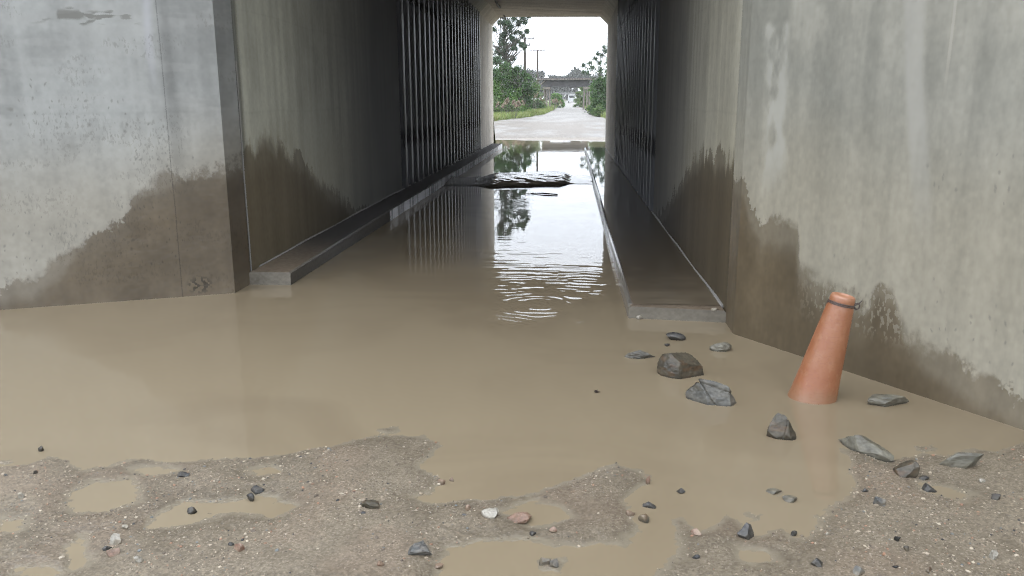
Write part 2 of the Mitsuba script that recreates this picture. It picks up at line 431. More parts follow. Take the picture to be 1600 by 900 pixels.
material('wing_left', left_wing_color, left_wing_rough, 0.35, lambda p, n, uv: 0.004 * fbm(p.x * 22, p.y * 22, p.z * 22, 4) + 0.008 * fbm(p.x * 3, p.y * 3, p.z * 3, 2))
material('wing_right', right_wing_color, right_wing_rough, 0.35, lambda p, n, uv: 0.0025 * fbm(p.x * 26, p.y * 26, p.z * 22, 4) + 0.008 * fbm(p.x * 3, p.y * 3, p.z * 3, 2))
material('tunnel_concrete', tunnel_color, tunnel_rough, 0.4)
material('portal_concrete', portal_color, 0.7, 0.3)
material('joint_dark', left_joint_color, 0.8, 0.2)
material('sealant', (0.17, 0.165, 0.15), 0.6, 0.3)
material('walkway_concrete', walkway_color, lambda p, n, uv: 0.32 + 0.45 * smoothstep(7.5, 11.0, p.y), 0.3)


def rib_color(p, n, uv):
    c = mix((0.050, 0.053, 0.056), (0.086, 0.090, 0.097), fbm(p.y * 5 + p.x * 20, p.z * 0.4, 2.0, 3))
    sag = 0.08 * fbm(p.y * 2.5, 1.0, 1.0, 2)
    band = smoothstep(0.20, 0.06, dr.abs(p.z - 0.93 - sag)) + smoothstep(0.11, 0.03, dr.abs(p.z - 3.24 - sag))
    return mix(c, (0.014, 0.014, 0.016), 0.92 * dr.minimum(band, 1))


material('rib_paint', rib_color, 0.42, 0.5)
material('rib_recess', (0.030, 0.031, 0.033), 0.6, 0.3)
material('mortar', (0.19, 0.185, 0.17), 0.6, 0.4)
material('mud', mud_color, mud_rough, 0.4, mud_bump)
material('road_gravel', road_color, 0.5, 0.4)


def bank_color(p, n, uv):
    return mix((0.049, 0.065, 0.019), (0.104, 0.101, 0.046), fbm(p.x * 0.8, p.y * 0.8, p.z * 0.8, 4)) * (0.6 + 0.8 * fbm(p.x * 7, p.y * 7, p.z * 7, 3))


material('bank_grass', bank_color, 0.9, 0.1)

# ------------------------------------------------------------------ ground


def w2(u, v):
    return at(u, v)[:2]


shore = [(0, 728), (45, 723), (75, 714), (105, 717), (125, 735), (165, 728), (225, 716), (265, 723), (330, 720), (400, 716), (480, 703), (540, 692), (600, 680), (660, 682), (688, 691),
         (680, 706), (655, 726), (690, 750), (676, 765), (650, 778), (665, 786), (740, 782), (800, 776), (860, 761), (920, 738), (962, 725), (1000, 735), (1016, 752), (1000, 764), (976, 784),
         (990, 800), (998, 832), (980, 858), (940, 850), (890, 855), (830, 846), (750, 846), (700, 860), (688, 900), (676, 960), (720, 1040), (860, 1060), (980, 990), (1018, 900),
         (1044, 876), (1058, 856), (1056, 830), (1042, 810), (1068, 810), (1092, 829), (1120, 816), (1136, 804), (1154, 816), (1178, 838), (1200, 832), (1220, 824), (1240, 840), (1260, 838),
         (1280, 808), (1304, 788), (1336, 757), (1326, 728), (1318, 702), (1344, 704), (1380, 722), (1404, 716), (1436, 710), (1480, 712), (1520, 700), (1552, 704), (1610, 692)]
near_line = [w2(*q) for q in shore]
near_land = Polygon([(-40, 5.4), (-10.6, 4.0), (-8, 3.6), (-5, 3.45), (-3.4, 3.30)] + near_line + [(2.6, 3.7), (40, 3.7), (40, -60), (-40, -60)]).buffer(0)
puddles = [[(115, 770), (150, 756), (205, 750), (219, 765), (205, 785), (165, 799), (125, 799), (110, 786)],
           [(240, 809), (290, 786), (340, 789), (400, 776), (457, 791), (430, 806), (400, 806), (360, 797), (330, 806), (280, 821), (240, 823)],
           [(790, 801), (830, 788), (870, 795), (889, 808), (860, 819), (830, 821), (808, 809)], [(215, 735), (260, 729), (276, 736), (240, 744)],
           [(110, 852), (125, 840), (135, 860), (128, 885), (112, 890), (108, 870)], 
           [(1160, 862), (1195, 866), (1200, 876), (1170, 876)], [(0, 812), (30, 815), (24, 830), (0, 830)], [(30, 890), (80, 886), (90, 900), (40, 910)],
           [(1440, 756), (1480, 762), (1520, 775), (1490, 779), (1450, 770)], [(985, 700), (1000, 702), (995, 706)], [(395, 735), (420, 730), (432, 738), (405, 742)]]
for q in puddles:
    near_land = near_land.difference(Polygon([w2(*k) for k in q]).buffer(0.012).buffer(-0.004))
islets = [[(838, 874), (862, 871), (880, 879), (874, 890), (845, 889)], [(596, 672), (616, 668), (624, 674), (604, 678)], [(0, 722), (18, 722), (10, 727)], [(1205, 764), (1226, 768), (1218, 774)],
          [(1170, 806), (1190, 804), (1184, 814)], [(1424, 697), (1470, 700), (1440, 705)]]
for q in islets:
    near_land = near_land.union(Polygon([w2(*k) for k in q]).buffer(0.01))
far_land = Polygon([(-60, 37.0), (-6, 36.0), (-3.06, 35.6), (-1.0, 35.1), (0.2, 34.7), (1.3, 33.9), (2.0, 33.2), (5, 33.0), (60, 34), (400, 40), (400, 900), (-400, 900), (-400, 40)])
near_b, far_b = near_land.boundary, far_land.boundary
shapely.prepare(near_land); shapely.prepare(far_land)


def signed(poly, edge, X, Y):
    P = shapely.points(X.ravel(), Y.ravel())
    d = shapely.distance(P, edge)
    return np.where(shapely.contains_xy(poly, X.ravel(), Y.ravel()), d, -d).reshape(X.shape)


def rise(y):
    return 0.0078 * np.clip(y - 38, 0, 400)


def ground_z(X, Y):
    sn = signed(near_land, near_b, X, Y) + 0.035 * nz(X, Y, 5.0, 1, 4) + 0.02 * nz(X, Y, 22.0, 2, 3)
    sn = np.maximum(sn, -3)
    zn = np.where(sn > 0, 0.030 * (1 - np.exp(-sn / 0.16)) + 0.006 * np.clip(sn, 0, 6), 0.11 * sn)
    zn = zn + np.where(sn > -0.2, 0.016 * nz(X, Y, 3.2, 3, 3) * np.clip(sn / 0.2, 0, 1) + 0.010 * nz(X, Y, 16.0, 4, 4) + 0.006 * nz(X, Y, 60.0, 5, 2), 0)
    sf = signed(far_land, far_b, X, Y) + 0.5 * nz(X, Y, 0.6, 6, 3)
    zf = np.where(sf > 0, 0.10 * (1 - np.exp(-sf / 2.0)), 0.06 * sf) + rise(Y) + 0.03 * nz(X, Y, 0.8, 7, 3)
    return np.maximum(np.where(Y < 18, zn, zf), -0.30)


def spread(core, lo, hi, n_lo, n_hi):
    a = core[0] - (np.geomspace(0.05, core[0] - lo, n_lo))[::-1]
    b = core[-1] + np.geomspace(0.05, hi - core[-1], n_hi)
    return np.concatenate([a, core, b])


gx = spread(np.arange(-2.75, 2.55, 0.0072), -400, 400, 46, 46)
gy = spread(np.arange(2.15, 3.95, 0.0072), -60, 900, 30, 150)
ground = grid_mesh(gx, gy, ground_z)
put('ground', ground, 'mud', smooth=True)
tag('ground', 'wet sandy mud and fine gravel at the edge of the flood', kind='structure')

water = grid_mesh(np.array([-11.0, -6, -3, 0, 2, 4.5]), np.array([0.8, 3, 6, 12, 20, 30, 37.5]), lambda X, Y: np.zeros_like(X))
put('water', water, 'muddy_water')
tag('water', 'still brown flood water filling the underpass', kind='structure')

# the choppy wave pushed up across the channel
cw = np.array([0, 0])


def wave_z(X, Y):
    sm = lambda a, b, x: (lambda t: t * t * (3 - 2 * t))(np.clip((x - a) / (b - a), 0, 1))
    mound = sm(-1.85, -1.45, X) * sm(0.02, -0.25, X)
    crest = 17.1 + 0.25 * np.sin((X + 1.0) * 1.4)
    hgt = 0.095 + 0.085 * mound - 0.02 * sm(-0.15, 0.05, X) + 0.03 * nz(X, Y * 0, 1.4, 5, 2)
    front, back = np.clip((crest - Y) / (1.15 + 0.35 * mound), 0, 1), np.clip((Y - crest) / 0.8, 0, 1)
    prof = np.where(Y < crest, np.sqrt(np.clip(1 - front ** 2, 0, 1)) * (1 - front * 0.4), 1 - back * back * (3 - 2 * back))
    chop = 0.022 * nz(X + 0.2 * Y, Y, 4.5, 8, 3) + 0.016 * np.abs(nz(X + 0.5 * Y, Y * 1.4, 5.5, 9, 3))
    rough = 0.12 + 0.9 * sm(-1.95, -1.6, X)
    return -0.012 + hgt * prof + chop * rough * np.clip(prof * 2.2, 0, 1)


wave = grid_mesh(np.arange(-2.425, 0.425, 0.022), np.arange(15.2, 18.9, 0.026), wave_z)
tag(put('wave', wave, 'muddy_dark', smooth=True), 'dark choppy ridge of water across the flooded channel between the kerbs', 'wave')  # darker body than the pond: reflected dark ceiling put into the colour

# ------------------------------------------------------------------ the underpass
under = thing('underpass', 'long dark concrete underpass with flooded floor and black ribbed side panels', 'tunnel')
TH = 0.32
JL, JR = NL + 0.36, NR + 0.30                    # where the tunnel barrel starts behind the portal blocks
RL0, RL1, RR0, RR1 = 13.7, 25.9, 11.4, 21.6      # ribbed stretch, left and right
for (x0, x1, ya, yb) in ((L - TH, L, JL + 0.045, RL0), (RX, RX + TH, JR + 0.012, RR0)):
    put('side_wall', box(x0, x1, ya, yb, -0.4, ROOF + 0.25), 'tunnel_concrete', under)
put('joint_filler', box(L - TH, L - 0.035, JL - 0.01, JL + 0.055, -0.4, ROOF + 0.2), 'joint_dark', under)
bead = [(L - 0.006, JL + 0.034 + 0.004 * math.sin(z * 5), z) for z in np.linspace(0, 1.9, 24)]
put('sealant_bead', tube(bead, 0.007, 6), 'sealant', under)


def rib(y, sx, z0, z1, w):
    """a pressed steel rib standing proud of the panel: trapezoid in plan with rounded shoulders"""
    d = 0.065
    pl = [(0, -w / 2), (d * 0.75, -w * 0.36), (d, -w * 0.24), (d, w * 0.24), (d * 0.75, w * 0.36), (0, w / 2)]
    x = L - 0.03 if sx < 0 else RX + 0.03
    return prism([(x - sx * px, y + py) for px, py in pl][::(1 if sx < 0 else -1)], z0, z1)


for sx, y0, y1, kt in ((-1, RL0, RL1, 0.115), (1, RR0, RR1, 0.085)):
    xw = (L - TH, L - 0.03) if sx < 0 else (RX + 0.03, RX + TH)
    panel = put('ribbed_panel', box(*xw, y0, y1, -0.4, ROOF + 0.25), 'rib_recess', under)
    n = 23 if sx < 0 else 20
    step = (y1 - y0) / n
    for i in range(n):
        y = y0 + (i + 0.5) * step + rng.uniform(-0.02, 0.02)
        put('rib', rib(y, sx, kt, ROOF - 0.02, 0.30 + rng.uniform(-0.03, 0.03)), 'rib_paint', panel, smooth=25)
# far portal frame, haunched at the ceiling
HA = 0.24
FALL = 0.21                                      # the ceiling's crossfall, up to the left


def skew(poly_xz, y_of):
    """extrude a cross-section (x, z) between y_of(x, 0) and y_of(x, 1): the ends follow the skewed portals"""
    m = trimesh.creation.extrude_polygon(Polygon(poly_xz), 1.0, engine='earcut')
    v = np.asarray(m.vertices)
    y = y_of(v[:, 0], v[:, 2])
    up = FALL * np.clip((RX - v[:, 0]) / (RX - L), 0, 1) * (v[:, 1] > 1)
    m = trimesh.Trimesh(np.stack([v[:, 0], y, v[:, 1] + up], 1), m.faces, process=False)
    m.fix_normals()
    return m


def lerp_x(x, a, b):
    t = (x - L) / (RX - L)
    return a + (b - a) * t


far_y = lambda x, t: np.where(t > 0.5, lerp_x(x, FL, FR), np.where(x < -1, RL1, RR1))
put('portal_wall', skew([(L - TH, -0.4), (L, -0.4), (L, ROOF - HA - 0.06), (L + HA + 0.04, ROOF), (L + HA + 0.04, ROOF + 0.3), (L - TH, ROOF + 0.3)], far_y), 'portal_concrete', under)
put('portal_wall', skew([(RX + TH, -0.4), (RX + TH, ROOF + 0.3), (RX - HA, ROOF + 0.3), (RX - HA, ROOF), (RX, ROOF - HA), (RX, -0.4)], far_y), 'portal_concrete', under)
ry = lambda x, t: np.where(t > 0.5, lerp_x(x, FL, FR), lerp_x(x, NL + 0.05, NR + 0.05))
put('roof_slab', skew([(L + HA + 0.042, ROOF + 0.002), (RX - HA - 0.002, ROOF + 0.002), (RX - HA - 0.002, ROOF + 0.75), (L + HA + 0.042, ROOF + 0.75)], ry), 'portal_concrete', under)
put('roof_edge', skew([(L - TH, ROOF + 0.32), (L + HA, ROOF + 0.32), (L + HA, ROOF + 0.75), (L - TH, ROOF + 0.75)], ry), 'tunnel_concrete', under)
put('roof_edge', skew([(RX - HA, ROOF + 0.32), (RX + TH, ROOF + 0.32), (RX + TH, ROOF + 0.75), (RX - HA, ROOF + 0.75)], ry), 'tunnel_concrete', under)
for sx in (-1, 1):
    if sx < 0:
        pr = [(L, ROOF - HA - 0.06), (L + HA + 0.04, ROOF), (L + HA + 0.04, ROOF + 0.31), (L, ROOF + 0.31)]
        yy = lambda x, t: np.where(t > 0.5, RL1 - 0.01, JL)
    else:
        pr = [(RX, ROOF - HA), (RX, ROOF + 0.31), (RX - HA, ROOF + 0.31), (RX - HA, ROOF)]
        yy = lambda x, t: np.where(t > 0.5, RR1 - 0.01, JR)
    put('haunch', skew(pr, yy), 'tunnel_concrete', under)


# raised walkways on both sides
def walkway(x0, x1, ya, yb, za, zb, yab=None):
    """kerbed walkway: top rises a little towards the ribbed stretch, arrises chamfered"""
    ys = np.arange(ya, yb, 0.45)
    ys = np.append(ys, yb)
    c = 0.014
    prof = lambda z: [(x0, -0.35), (x1, -0.35), (x1, z - c), (x1 - c, z), (x0 + c, z), (x0, z - c)]
    v, f = [], []
    for i, y in enumerate(ys):
        z = za + (zb - za) * min(1, max(0, (y - ya) / 5.0))
        for (x, zz) in prof(z):
            jit = 0.004 * math.sin(13 * y + 40 * x)
            v.append((x + jit, y + ((x - x0) / (x1 - x0) * yab if (yab and i == 0) else 0), zz + (jit if zz > 0 else 0)))
    k = 6
    for i in range(len(ys) - 1):
        for j in range(k):
            a, b = i * k + j, i * k + (j + 1) % k
            f += [[a, b, b + k], [a, b + k, a + k]]
    for i in (0, len(ys) - 1):
        f += [[i * k, i * k + j, i * k + j + 1] for j in range(1, k - 1)]
    m = trimesh.Trimesh(v, f, process=False)
    m.fix_normals()
    return m


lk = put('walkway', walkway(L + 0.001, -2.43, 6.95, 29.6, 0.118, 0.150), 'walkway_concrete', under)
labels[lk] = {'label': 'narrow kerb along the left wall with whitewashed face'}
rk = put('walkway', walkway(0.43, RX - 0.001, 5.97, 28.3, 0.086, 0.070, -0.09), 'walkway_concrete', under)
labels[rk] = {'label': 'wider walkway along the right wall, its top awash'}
edge = walkway(0.424, 0.468, 6.04, 28.2, 0.0945, 0.0785)
material('kerb_edge_wet', lambda p, n, uv: mix((0.11, 0.10, 0.085), mix((0.34, 0.34, 0.34), (0.62, 0.63, 0.64), fbm(p.x * 20, p.y * 5, 1.0, 3)), smoothstep(7.0, 9.5, p.y)), 0.22, 0.8)  # paler deeper in: sky reflected off the wet edge, put into the colour
labels[put('kerb_edge', edge, 'kerb_edge_wet', under)] = {'label': 'wet edging strip of the right walkway, sky reflection painted in as pale colour'}
film = grid_mesh(np.linspace(0.470, RX - 0.014, 12), np.linspace(6.03, 28.0, 60), lambda X, Y: 0.0915 - 0.016 * np.clip((Y - 6) / 5.0, 0, 1) + 0.002)
put('shallow_water', film, 'muddy_dark')
tag('shallow_water', 'thin sheet of brown water lying on the right walkway', kind='structure')
for sx in (-1, 1):
    xs = (L + 0.006) if sx < 0 else (RX - 0.006)
    ys = np.arange(7.2 if sx < 0 else 6.0, 29.4 if sx < 0 else 28.2, 0.12)
    pts = [(xs, y, (0.118 + 0.032 * min(1, (y - 6.95) / 5) if sx < 0 else 0.094 - 0.016 * min(1, (y - 6) / 5)) + 0.006 * math.sin(y * 3.1)) for y in ys]
    rad = [0.008 + 0.009 * max(0, meshkit.noise(np.array([y * 1.3, sx, 0.0])) - 0.35) for y in ys]
    put('mortar_fillet', tube(pts, rad, 6), 'mortar', under)

# cable hanging off the ceiling by the far portal
cp = [at(770, -14, z=ROOF - 0.03), at(774, 0, z=ROOF - 0.05), at(778, 9, z=ROOF - 0.09), at(782, 12, y=27.6), at(784.5, 16, y=28.6), at(788, 25, y=29.6), at(791, 31, y=30.2)]
cpts = np.array(cp)
tt = np.linspace(0, len(cp) - 1, 40)
cpts = np.stack([np.interp(tt, range(len(cp)), cpts[:, k]) for k in range(3)], 1)
tag(put('cable', tube(cpts, 0.03, 6), 'rib_recess', smooth=True), 'black cable drooping from the ceiling at the far mouth of the underpass', 'cable')

# ------------------------------------------------------------------ wing walls


def wing(o, d, length, inner, h0, h1, mat, name, label, ret):
    """cast wing wall: front face along d from the portal corner, thickness behind it, top falling away; ret: the portal block behind the corner"""
    n = np.array([-d[1], d[0]])
    if n @ np.array([0, 1.0]) < 0 and abs(n[1]) > abs(n[0]):
        n = -n
    if inner > 0 and n[0] < 0:
        n = -n
    k = thing(name, label, 'wall')
    segs = 40
    th = 0.34
    v, f = [], []
    for i in range(segs + 1):
        s = length * i / segs
        z1 = h0 + (h1 - h0) * max(0, (s - 0.6)) / (length - 0.6)
        for q, z in ((o + d * s, -0.45), (o + d * s, z1), (o + d * s + n * th, z1), (o + d * s + n * th, -0.45)):
            v.append((q[0], q[1], z))
    if ret is not None:                          # close the portal end along the tunnel axis
        for j, (q) in enumerate(ret):
            v[j] = (q[0], q[1], v[j][2])
    for i in range(segs):
        for j in range(4):
            a, b = i * 4 + j, i * 4 + (j + 1) % 4
            f += [[a, b, b + 4], [a, b + 4, a + 4]]
    f += [[0, 1, 2], [0, 2, 3], [segs * 4, segs * 4 + 1, segs * 4 + 2], [segs * 4, segs * 4 + 2, segs * 4 + 3]]
    m = trimesh.Trimesh(np.array(v), f, process=False)
    m.fix_normals()
    return put('wall_face', m, mat, k), k


lret = [tuple(LW0), tuple(LW0), (L, JL), (L, JL)]
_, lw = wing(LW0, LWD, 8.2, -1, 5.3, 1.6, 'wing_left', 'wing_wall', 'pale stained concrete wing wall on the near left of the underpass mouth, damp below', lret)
rret = [tuple(RW0), tuple(RW0), (RX, JR), (RX, JR)]
_, rw = wing(RW0, RWD, 7.0, 1, 5.3, 1.8, 'wing_right', 'wing_wall', 'grey concrete wing wall behind the orange cone, ragged brown splash stain along its foot', rret)
# lintel and parapet over the near mouth, above the picture
put('headwall', skew([(L - TH, ROOF + 0.30), (RX + TH, ROOF + 0.30), (RX + TH, ROOF + 1.25), (L - TH, ROOF + 1.25)],
                     lambda x, t: lerp_x(x, NL, NR) + np.where(t > 0.5, 0.04, -0.30)), 'tunnel_concrete', under)


# embankment that the underpass runs through
def bank_z(X, Y):
    P = np.stack([X, Y], -1)
    sl = (P - LW0) @ LWD
    nl = (P - LW0) @ np.array([LWD[1], -LWD[0]]) * 1.0           # behind the left wing: positive
    sr = (P - RW0) @ RWD
    nr = (P - RW0) @ np.array([-RWD[1], RWD[0]])
    left = X < -0.8
    s, b = np.where(left, sl, sr), np.where(left, nl, nr)
    wall = 5.3 - np.clip(s - 0.6, 0, 9) * 0.49
    z = np.where(s < np.where(left, 8.2, 7.0), np.maximum(wall - 0.25, 0.0), 1.2 - 0.4 * (s - 7)) + 0.55 * (b - 0.3)
    ends = np.where(left, 8.2, 7.0)
    z = np.where((b < 0.10) & (s < ends), -9, z)
    z = np.where((b < 0.3) & (s >= ends), z + 0.6 * (b - 0.3), z)
    back = np.where(left, FL, FR)
    z = np.minimum(z, 1.2 * (back + 2.5 - Y) + 0.0)
    return np.minimum(z, 5.35 + 0.25 * nz(X, Y, 0.4, 3, 3))


gl = grid_mesh(np.append(np.arange(-40, -3.0, 0.3), L - 0.15), np.arange(-6, 36, 0.3), bank_z, 'whole')
gr = grid_mesh(np.insert(np.arange(1.5, 40, 0.3), 0, RX + 0.15), np.arange(-20, 36, 0.3), bank_z, 'whole')
gt = grid_mesh(np.linspace(L - 0.2, RX + 0.2, 12), np.linspace(7.0, 28.2, 50), lambda X, Y: 5.2 + 0.1 * nz(X, Y, 0.7, 4, 3))
put('embankment', join([gl, gr, gt]), 'bank_grass', smooth=True)
tag('embankment', 'grassy railway embankment over the underpass', kind='structure')

# ------------------------------------------------------------------ beyond the underpass


def gz(x, y):
    return float(ground_z(np.array([[x]], float), np.array([[y]], float))[0, 0])


edge_l = [(36.6, -7.0), (48, -7.0), (60, -5.6), (66, -4.6), (80, -2.9), (100, -2.5), (150, -2.5), (320, -2.6)]
edge_r = [(36.6, 6.0), (48, 5.0), (58, 3.3), (70, 2.5), (90, 2.1), (110, 1.9), (150, 2.0), (320, 2.2)]


def road_mesh():
    ys = np.concatenate([np.arange(36.6, 80, 0.5), np.arange(80, 321, 2.0)])
    v, f = [], []
    K = 14
    for y in ys:
        a = np.interp(y, *zip(*edge_l)) + 0.5 * (meshkit.noise(np.array([y * 0.7, 1.0, 0])) - 0.5) + 0.2 * (meshkit.noise(np.array([y * 3, 1.0, 0])) - 0.5)
        b = np.interp(y, *zip(*edge_r)) + 0.5 * (meshkit.noise(np.array([y * 0.7, 5.0, 0])) - 0.5) + 0.2 * (meshkit.noise(np.array([y * 3, 5.0, 0])) - 0.5)
        for t in np.linspace(0, 1, K):
            v.append((a + (b - a) * t, y, 0))
    v = np.array(v)
    z = ground_z(v[:, 0].reshape(-1, 1), v[:, 1].reshape(-1, 1)).ravel()
    edge = np.tile(np.minimum(np.linspace(0, 1, K), np.linspace(1, 0, K)) > 0, len(ys))
    v[:, 2] = z + np.where(edge, 0.05, -0.05) * np.clip((v[:, 1] - 36.6) / 2.5, -0.3, 1) - 0.02 * (v[:, 1] < 37)
    for i in range(len(ys) - 1):
        for j in range(K - 1):
            a = i * K + j
            f += [[a, a + 1, a + K + 1], [a, a + K + 1, a + K]]
    return trimesh.Trimesh(v, f, process=False)


put('dirt_road', road_mesh(), 'road_gravel', smooth=True)
tag('dirt_road', 'pale wet gravel road running straight away beyond the underpass', kind='structure')


scene['foliage'] = {'type': 'principledthin', 'base_color': {'type': 'mesh_attribute', 'name': 'vertex_color'}, 'roughness': 0.5, 'diff_trans': 0.6, 'spec_trans': 0.0, 'eta': 1.4}
LEAF = {}


def leaf_material(name, dark, light):
    LEAF[name] = np.array(dark), np.array(light)


def leaf_put(name, mesh, kind, parent=None):
    """foliage with a tone of its own on every leaf, drifting from clump to clump"""
    v = np.asarray(mesh.vertices)
    k = 3 if kind == 'grass_blade' else 4
    c = v.reshape(-1, k, 3).mean(1)
    t = np.clip((meshkit.fbm(c * 0.8, 3) - 0.3) / 0.4, 0, 1)[:, None]
    col = LEAF[kind][0] * (1 - t) + LEAF[kind][1] * t
    col = col * rng.uniform(0.78, 1.22, (len(c), 1)) * rng.uniform(0.9, 1.1, (len(c), 3))
    return put(name, mesh, 'foliage', parent, color=np.repeat(np.clip(col, 0, 1), k, axis=0))


leaf_material('leaf_gum', (0.054, 0.088, 0.058), (0.094, 0.139, 0.088))
leaf_material('leaf_dark', (0.053, 0.093, 0.044), (0.087, 0.142, 0.064))
leaf_material('leaf_bright', (0.087, 0.164, 0.049), (0.134, 0.231, 0.074))
leaf_material('leaf_olive', (0.097, 0.148, 0.064), (0.150, 0.210, 0.093))
leaf_material('leaf_far', (0.025, 0.033, 0.032), (0.036, 0.045, 0.041))
leaf_material('grass_blade', (0.173, 0.227, 0.082), (0.281, 0.324, 0.139))
leaf_material('plume', (0.26, 0.215, 0.165), (0.36, 0.30, 0.235))
material('bark', lambda p, n, uv: mix((0.07, 0.065, 0.055), (0.14, 0.13, 0.112), fbm(p.x * 9, p.y * 9, p.z * 1.5, 3)), 0.9, 0.2)
material('pole_wood', (0.075, 0.065, 0.058), 0.85, 0.2)
material('girder_steel', lambda p, n, uv: mix((0.045, 0.047, 0.052), (0.085, 0.08, 0.08), fbm(p.x * 1.5, p.y * 2, p.z * 3, 3)), 0.6, 0.4)
material('timber', lambda p, n, uv: mix((0.11, 0.095, 0.085), (0.26, 0.235, 0.21), fbm(p.x * 7, p.y * 7, p.z * 0.8, 3)), 0.85, 0.2)
material('pale_paint', (0.42, 0.43, 0.44), 0.4, 0.5)
material('pale_concrete', (0.16, 0.165, 0.17), 0.8, 0.3)
material('tyre', (0.03, 0.03, 0.03), 0.8, 0.2)
material('car_glass', (0.03, 0.035, 0.04), 0.15, 0.6)


def leaf_cloud(clumps, per, size, flat=0.0, long=1.6):
    """leaf-sized faces thrown around clump centres (x, y, z, r)"""
    c = np.asarray(clumps, float)
    n = len(c) * per
    d = rng.normal(size=(n, 3)); d /= np.linalg.norm(d, axis=1, keepdims=True)
    r = np.abs(rng.normal(size=(n, 1))) * 0.62
    cc = np.repeat(c, per, axis=0)
    pos = cc[:, :3] + d * r * cc[:, 3:4] * [1, 1, 0.8]
    a = rng.normal(size=(n, 3)); a[:, 2] -= flat; a /= np.linalg.norm(a, axis=1, keepdims=True)
    b = np.cross(a, rng.normal(size=(n, 3))); b /= np.linalg.norm(b, axis=1, keepdims=True)
    s = size * rng.uniform(0.6, 1.3, (n, 1))
    q = [pos - a * s * long / 2, pos + b * s * 0.4, pos + a * s * long / 2, pos - b * s * 0.4]
    v = np.stack(q, 1).reshape(-1, 3)
    i = np.arange(n)[:, None] * 4
    f = np.vstack([i + [0, 1, 2], i + [0, 2, 3]])
    return trimesh.Trimesh(v, f, process=False)


def limb(p0, p1, r0, r1, bend=0.1, n=7):
    p0, p1 = np.asarray(p0, float), np.asarray(p1, float)
    t = np.linspace(0, 1, n)[:, None]
    off = rng.normal(size=3) * bend * np.linalg.norm(p1 - p0) * [1, 1, 0.3]
    return tube(p0 + (p1 - p0) * t + off * np.sin(np.pi * t), np.linspace(r0, r1, n), 7)


def bush(name, label, x, y, w, h, mat, cat='bush', group=None, per=110, size=0.14, nclump=None, dens=1.0):
    k = thing(name, label, cat, group)
    g = gz(x, y)
    n = nclump or int(22 * w * h / 6) + 14
    cl = []
    for _ in range(n):
        th, rr, t = rng.uniform(0, 2 * np.pi), w / 2 * math.sqrt(rng.uniform(0, 1)), rng.uniform(0, 1)
        env = math.sqrt(max(0.05, 1 - (rr / (w / 2)) ** 2))
        cl.append((x + rr * math.cos(th), y + rr * math.sin(th), g + 0.15 + t * (h * env - 0.2), rng.uniform(0.12, 0.24) * min(w, h)))
    leaf_put('crown', leaf_cloud(cl, int(per * dens), size), mat, k)
    st = join([limb((x + rng.normal() * 0.15, y + rng.normal() * 0.15, g - 0.1), (c[0], c[1], c[2]), 0.05, 0.015) for c in cl[:9]])
    put('stems', st, 'bark', k)
    return k


def tree(name, label, x, y, h, clumps, mat, r0=0.16, per=90, size=0.16, cat='tree', group=None, flat=1.0):
    k = thing(name, label, cat, group)
    g = gz(x, y)
    top = (x + rng.normal() * 0.2, y, g + h * 0.93)
    parts = [limb((x, y, g - 0.2), top, r0, 0.03, 0.03, 12)]
    for c in clumps:
        t = min(0.95, max(0.3, (c[2] - g) / h - 0.12))
        st = np.array([x, y, g]) + (np.array(top) - [x, y, g]) * t
        parts.append(limb(st, c[:3], r0 * (1 - t) * 0.55 + 0.015, 0.012, 0.12))
    put('trunk', join(parts), 'bark', k, smooth=True)
    leaf_put('crown', leaf_cloud(clumps, per, size, flat, 2.4), mat, k)
    return k


def spot(u, v, y):
    return at(u, v, y=y)


# tall gum tree on the left, drooping clumps with sky between them
gum = [spot(u, v, 78 + rng.uniform(-1.2, 1.2)).tolist() + [r] for u, v, r in
       ((786, 62, 0.8), (797, 48, 0.55), (806, 35, 0.5), (822, 34, 0.42), (824, 46, 0.28), (783, 40, 0.6), (800, 66, 0.5), (810, 52, 0.42), (816, 66, 0.42), (788, 84, 0.8), (803, 76, 0.38), (776, 70, 1.0),
        (770, 50, 1.1), (776, 95, 0.9), (797, 92, 0.45), (762, 80, 1.2), (755, 55, 1.2), (786, 22, 0.6), (800, 14, 0.6), (812, 12, 0.5), (780, 8, 0.8), (770, 20, 0.9), (795, 0, 0.6), (765, 0, 0.9),
        (792, 108, 0.5), (780, 112, 0.6), (803, 60, 0.35), (820, 72, 0.25), (792, 32, 0.4), (826, 22, 0.3), (818, 8, 0.35))]
gum = [c for g in gum for c in ([g[0] + rng.normal() * g[3] * 0.5, g[1] + rng.normal() * g[3] * 0.5, g[2] + rng.normal() * g[3] * 0.45, g[3] * rng.uniform(0.35, 0.7)] for _ in range(3))]
gx0 = spot(790, 110, 78)[0]
tree('gum_tree', 'tall open gum tree with drooping clumps at the left edge of the far view', gx0, 78.0, 11.6, gum, 'leaf_gum', 0.13, 125, 0.13)
dk = [spot(u, v, 74 + rng.uniform(-1, 1)).tolist() + [r] for u, v, r in
      ((790, 106, 0.6), (806, 108, 0.6), (818, 116, 0.55), (826, 122, 0.5), (798, 118, 0.7), (812, 128, 0.7), (824, 134, 0.6), (784, 122, 0.7), (830, 142, 0.6), (815, 142, 0.7), (772, 112, 0.9), (800, 134, 0.7), (826, 154, 0.6))]
tree('broad_tree', 'dark leafy tree in front of the nearer utility pole', spot(812, 150, 74)[0], 74.0, 4.6, dk, 'leaf_dark', 0.10, 230, 0.13)
bush('bush', 'bright green rounded bush at the left jamb of the far opening', spot(788, 150, 74)[0], 74.5, 3.6, 3.7, 'leaf_bright')
bush('bush', 'olive bush between the dark leafy tree and the girder bridge', spot(831, 150, 92)[0], 92.0, 2.6, 3.4, 'leaf_olive')
bush('bush', 'low dull green scrub under the bright green bush', spot(788, 165, 72)[0], 72.0, 3.2, 1.9, 'leaf_olive', per=90)
